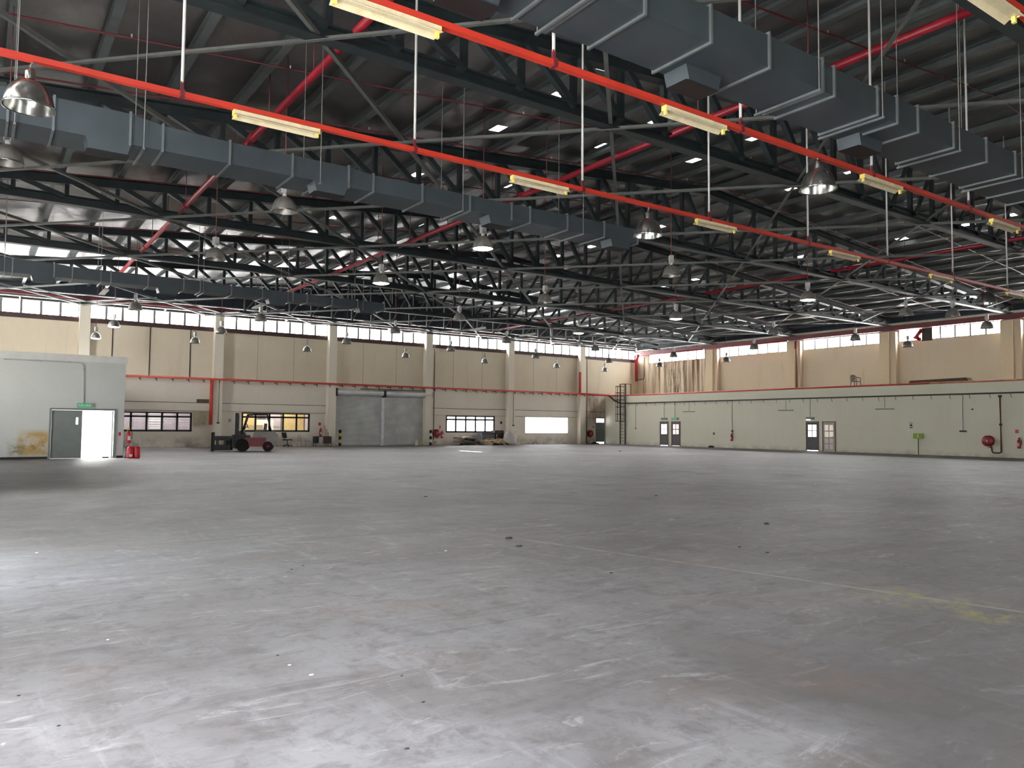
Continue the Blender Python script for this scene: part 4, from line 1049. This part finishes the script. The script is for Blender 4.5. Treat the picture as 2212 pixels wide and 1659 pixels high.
for sy in (-.36, .36):
    MB().box(.82, .98, sy - .06, sy + .06, .15, 2.2).build('mast_rail', 'fl_dark', fk)
    MB().tube([(.9, sy * .55, .3), (.9, sy * .55, 1.9)], .04, 8).build('lift_cylinder', 'gear', fk)
MB().box(.82, .98, -.42, .42, 2.08, 2.2).box(.82, .98, -.42, .42, 1.2, 1.28).box(.82, .98, -.42, .42, .3, .42).build('mast_crossbar', 'fl_dark', fk)
MB().box(1.0, 1.12, -.5, .5, .2, .95).build('carriage', 'fl_dark', fk)
MB().lathe([(0, -.16), (.36, -.16), (.38, 0), (.36, .16), (0, .16)], 20, (1.28, 0, .42), 'x').build('rotator', 'black', fk)
for sy, le in ((-.42, .95), (.36, .92)):
    a_ = MB().box(1.2, 1.2 + le, sy, sy + .06, .62, .86).box(1.2, 1.2 + le, sy, sy + .06, .06, .36).box(1.5, 1.56, sy, sy + .06, .3, .7).box(1.92, 1.98, sy, sy + .06, .3, .7).build('clamp_arm', 'fl_dark', fk)
    MB().box(1.2 + le, 1.32 + le, sy - .05, sy + .12, -.0, 1.08).build('clamp_pad', 'black', a_)
for sx, r_, w_ in ((.55, .36, .24), (-.85, .29, .18)):
    for sy in (-.5, .5):
        s_ = -1 if sy < 0 else 1
        wh = MB().lathe([(.12, -w_ / 2), (r_ - .03, -w_ / 2), (r_, -w_ / 2 + .03), (r_, w_ / 2 - .03), (r_ - .03, w_ / 2), (.12, w_ / 2)], 22, (sx, sy, r_), 'y').build('wheel', 'tyre', fk)
        MB().lathe([(0, -w_ / 2 + .02), (.15, -w_ / 2 + .02), (.15, w_ / 2 - .02), (0, w_ / 2 - .02)], 14, (sx, sy, r_), 'y').build('hub', 'fl_red' if sx < 0 else 'fl_dark', wh)
MB().prism([(.15, .75), (.35, .85), (.9, .8), (1.0, .55), (.95, .8), (.7, .92), (.2, .92)], 'y', -.58, -.38).prism([(.15, .75), (.35, .85), (.9, .8), (1.0, .55), (.95, .8), (.7, .92), (.2, .92)], 'y', .38, .58).build('mudguard', 'fl_dark', fk)

# ------------------------------------------------------------------ things along the back wall
oc = thing('office_chair', 'dark swivel office chair standing against the back wall', 'chair', (18.1, 53.6, 0), math.radians(200))
MB().box(-.25, .25, -.24, .24, .44, .52).build('seat', 'black', oc)
MB().prism([(.2, .62), (.27, .62), (.36, 1.0), (.29, 1.0)], 'y', -.22, .22).build('backrest', 'black', oc)
MB().bar((.2, 0, .46), (.28, 0, .7), .06, .02).build('back_bracket', 'black', oc)
MB().tube([(0, 0, .1), (0, 0, .44)], .03, 8).build('gas_lift', 'black', oc)
for k in range(5):
    a = k * math.tau / 5; MB().bar((0, 0, .12), (.3 * math.cos(a), .3 * math.sin(a), .08), .05, .04).build('foot', 'black', oc)
    MB().lathe([(0, -.02), (.035, -.02), (.035, .02), (0, .02)], 8, (.3 * math.cos(a), .3 * math.sin(a), .036), 'y').build('castor', 'tyre', oc)
def stool(loc, rz, label):
    o = thing('plastic_chair', label, 'chair', loc, rz)
    MB().box(-.2, .2, -.2, .2, .38, .41).build('seat', 'plastic', o)
    MB().prism([(-.2, .41), (.2, .41), (.22, .7), (.1, .8), (-.1, .8), (-.22, .7)], 'y', .18, .21).build('backrest', 'plastic', o)
    for sx in (-1, 1):
        MB().tube([(sx * .24, -.18, .4), (sx * .25, -.15, .58), (sx * .23, .18, .62)], .018, 6).build('armrest', 'plastic', o)
        for sy in (-1, 1): MB().tube([(sx * .18, sy * .18, .39), (sx * .24, sy * .23, 0)], .018, 6).build('leg', 'plastic', o)
stool((19.15, 53.7, 0), .5, 'pale plastic chair left of the black table')
stool((19.75, 53.9, 0), -.4, 'pale plastic chair touching the black table, right of its twin')
tb = thing('black_table', 'black topped desk with dark modesty panel against the back wall', 'table', (20.75, 53.85, 0))
MB().box(-.62, .62, -.3, .3, .68, .72).build('tabletop', 'black', tb)
MB().box(-.02, .6, -.28, -.26, .2, .68).build('modesty_panel', 'darkpipe', tb)
MB().box(-.6, -.36, -.28, .28, .24, .68).build('drawer_unit', 'black', tb); MB().box(-.34, -.14, -.29, -.27, .2, .68).build('white_panel', 'plastic', tb)
for sx in (-.58, .58):
    for sy in (-.26, .26): MB().tube([(sx, sy, 0), (sx, sy, .68)], .02, 6).build('leg', 'black', tb)
extinguisher('fire extinguisher on the back wall above the black table', (20.88, YA - .12, .72))
for i in range(3):
    tag(MB().bar((0, 0, 0), (.05, .36, 1.5 - i * .25), .07, .02).build('leaning_plank', 'card', loc=(20.62 + i * .12 + .35, 53.72, .01)), 'thin plank leaning at the column left of the shutters, %s in the bunch' % ORD[i], 'plank', 'leaning planks')
def bollard(x, label):
    o = thing('bollard', label, 'bollard', (x, 53.95, 0), 0, 'bollards of the shutters')
    for k in range(5):
        MB().lathe([(.0 if k in (0,) else .1, k * .24), (.1, k * .24), (.1, k * .24 + .24), (.1 if k < 4 else 0, k * .24 + .24)], 12).build('band', 'black' if k % 2 == 0 else 'label' if x > 25 else 'holder', o)
bollard(22.15, 'striped black and yellow bollard at the left end of the shutters')
bollard(29.75, 'striped black and white bollard at the right end of the shutters')
ca = thing('jerrycan', 'pale white canister standing in front of the right shutter', 'canister', (28.6, 54.2, 0))
MB().box(-.1, .1, -.08, .08, 0, .4).build('body', 'label', ca); MB().lathe([(.04, .4), (.035, .46), (0, .46)], 8).build('cap', 'label', ca)
tag(MB().lathe([(0, 0), (.09, 0), (.11, .2), (.05, .24), (0, .24)], 10, (28.9, 54.15, 0)).build('yellow_pot', 'holder'), 'small yellowish pot beside the white canister', 'pot')
reel('red fire hose reel right of the shutters on the back wall', (30.6, YA - .02, .95), 0)
extinguisher('dull red extinguisher right of the back wall hose reel', (31.15, YA - .12, .55))
tag(MB().box(-.13, .13, -.1, .1, 0, .35).box(-.15, .15, -.12, .12, .33, .36).build('small_box', 'card2', loc=(30.3, 54.3, 0)), 'small pale box on the floor under the back hose reel', 'box')
reel('dark red hose reel in the back corner left of the fanlit door', (46.9, YA - .02, .95), 0)
tag(MB().box(-.35, .35, -.15, .15, 0, .1).box(-.2, .1, -.1, .1, .1, .16).build('dark_scrap', 'black', loc=(47.2, 54.2, 0)), 'dark scrap on the floor under the corner hose reel', 'scrap')
tag(MB().box(47.35, 47.45, YA - .03, YA, 1.5, 1.62).build('wall_switch', 'conduit'), 'small dark switch left of the fanlit back door', 'switch')
tag(MB().box(-.2, .2, -.12, .12, 0, .12).box(-.12, .1, -.08, .08, .12, .15).build('dark_scrap', 'black', loc=(XBLK - .3, 41.7, 0)), 'small dark block on the floor at the annex wall', 'scrap')
# rubbish heaps
def sheet(name, mm, w, d, loc, rot, label, group, bend=.1):
    mb = MB(); n = 5
    for k in (0, 1):
        for i in range(n):
            for j in range(3):
                u = i / (n - 1) - .5; v = j / 2 - .5
                mb.v.append((u * w * (1 + .1 * math.sin(7 * v + w)), v * d, bend * math.cos(u * 5 + w) * (1 - abs(v)) + .012 * k))
    for i in range(n - 1):
        for j in range(2):
            a = i * 3 + j; mb.quad(a, a + 1, a + 4, a + 3); b = a + n * 3; mb.quad(b, b + 3, b + 4, b + 1)
    for i in range(n - 1):
        for j in (0, 2): a = i * 3 + j; mb.quad(a, a + 3, a + 3 + n * 3, a + n * 3)
    for j in range(2):
        for i in (0, n - 1): a = i * 3 + j; mb.quad(a, a + 1, a + 1 + n * 3, a + n * 3)
    o = mb.build(name, mm, loc=loc, rot=rot); tag(o, label, 'cardboard', group); return o
rnd = random.Random(3)
for k in range(9):
    sheet('cardboard_sheet', ['darkstuff', 'card2', 'darkstuff', 'card', 'darkstuff', 'plastic'][k % 6], rnd.uniform(.9, 1.6), rnd.uniform(.5, .8), (32.9 + rnd.uniform(-.5, .8), 53.8 + rnd.uniform(-.2, .2), .06 + k * .065), (rnd.uniform(-.3, .3), rnd.uniform(-.25, .25), rnd.uniform(-.6, .6)), 'crumpled dark sheet in the low heap below the five pane window, %s from the bottom' % ORD[k], 'sheets of the dark heap', .12)
for k in range(10):
    a = rnd.uniform(-.5, .5)
    sheet('cardboard_sheet', ['card2', 'card', 'card2', 'card', 'brownpipe'][k % 5], rnd.uniform(.8, 1.4), rnd.uniform(.7, 1.0), (34.5 + k * .24 + rnd.uniform(-.1, .1), 53.3 + rnd.uniform(-.2, .3), .22 + .05 * (k % 3)), (rnd.uniform(.15, .5), rnd.uniform(-.5, .5), rnd.uniform(-.7, .7)), 'torn brown cardboard sheet in the heap before the dark crates, %s from the left' % ORD[k], 'sheets of the cardboard heap', .14)
for i, (x, w_, h_, mm) in enumerate([(35.3, .75, .98, 'seatgrey'), (36.3, .42, 1.2, 'darkpipe')]):
    o = thing('storage_crate', ['grey open-top crate behind the cardboard heap', 'tall dark crate between the grey crate and white bag'][i], 'crate', (x, 54.25, 0))
    MB().box(-w_, w_, -.3, .3, 0, h_).build('body', mm, o); MB().box(-w_ - .02, w_ + .02, -.32, -.3, h_ - .08, h_).box(-w_ - .02, w_ + .02, -.32, -.3, .05, .12).build('rim', 'black', o)
    MB().box(w_ - .05, w_ + .02, -.33, -.3, .12, h_ - .08).box(-w_ - .02, -w_ + .05, -.33, -.3, .12, h_ - .08).build('corner_post', 'gear' if i == 0 else 'black', o)
bg_ = thing('bulk_bag', 'full white woven bulk bag leaning right of the dark crates', 'bag', (36.95, 53.3, 0))
MB().lathe([(0, 0), (.5, .02), (.58, .25), (.55, .6), (.48, .9), (.36, 1.05), (.3, 1.12), (.0, 1.0)], 14).build('sack', 'bag', bg_)
for a in (.5, 2.2, 4.0, 5.4): MB().tube([(.36 * math.cos(a), .36 * math.sin(a), 1.02), (.5 * math.cos(a), .5 * math.sin(a), 1.2), (.46 * math.cos(a + .5), .46 * math.sin(a + .5), .98)], .025, 5).build('loop', 'label', bg_)
MB().prism([(.4, 0), (1.0, 0), (.62, .25), (.45, .5)], 'y', -.3, .0).build('loose_flap', 'bag', bg_)

# ------------------------------------------------------------------ litter on the floor
LT = [(1100, 1163, .16, 'black'), (1122, 1180, .13, 'black'), (920, 1073, .12, 'black'), (1417, 1071, .12, 'darkstuff'), (1655, 1132, .16, 'darkstuff'), (1658, 1194, .09, 'black'), (1598, 1182, .08, 'darkstuff'), (626, 1437, .035, 'label'), (233, 1382, .035, 'label'), (600, 1416, .03, 'darkstuff'), (40, 1503, .03, 'black'), (127, 1568, .03, 'darkstuff'), (630, 1230, .04, 'darkstuff'), (963, 1190, .05, 'label'), (1340, 975, .3, 'black'), (1320, 1238, .06, 'darkstuff'), (868, 1460, .025, 'black'), (673, 1458, .04, 'label'), (914, 1517, .03, 'black'), (878, 1618, .035, 'darkstuff'), (80, 1194, .05, 'label'), (1760, 1046, .12, 'label'), (655, 1222, .04, 'black'), (8, 1607, .03, 'label')]
LT.sort(key=lambda v: -v[1]); cnt = {True: 0, False: 0}
for i, (px, py, s_, mm) in enumerate(LT):
    c = ((px - W / 2), (py - H / 2), F); d = [sum(R[a][j] * c[j] for j in range(3)) for a in range(3)]
    tt = -1.6 / d[2]; mb = MB(); n = 6; s_ *= .45
    pts = [(math.cos(k * math.tau / n + i) * s_ * rnd.uniform(.5, 1), math.sin(k * math.tau / n + i) * s_ * rnd.uniform(.3, .6)) for k in range(n)]
    mb.prism(pts, 'z', 0, s_ * .25)
    tag(mb.build('litter_scrap', mm, loc=(tt * d[0], tt * d[1], 0)), 'tiny %s scrap on the concrete floor, %s of its kind counted from the bottom edge' % ('pale' if mm == 'label' else 'dark', ORD[cnt[mm == 'label']]), 'litter', 'pale floor litter' if mm == 'label' else 'dark floor litter')
    cnt[mm == 'label'] += 1
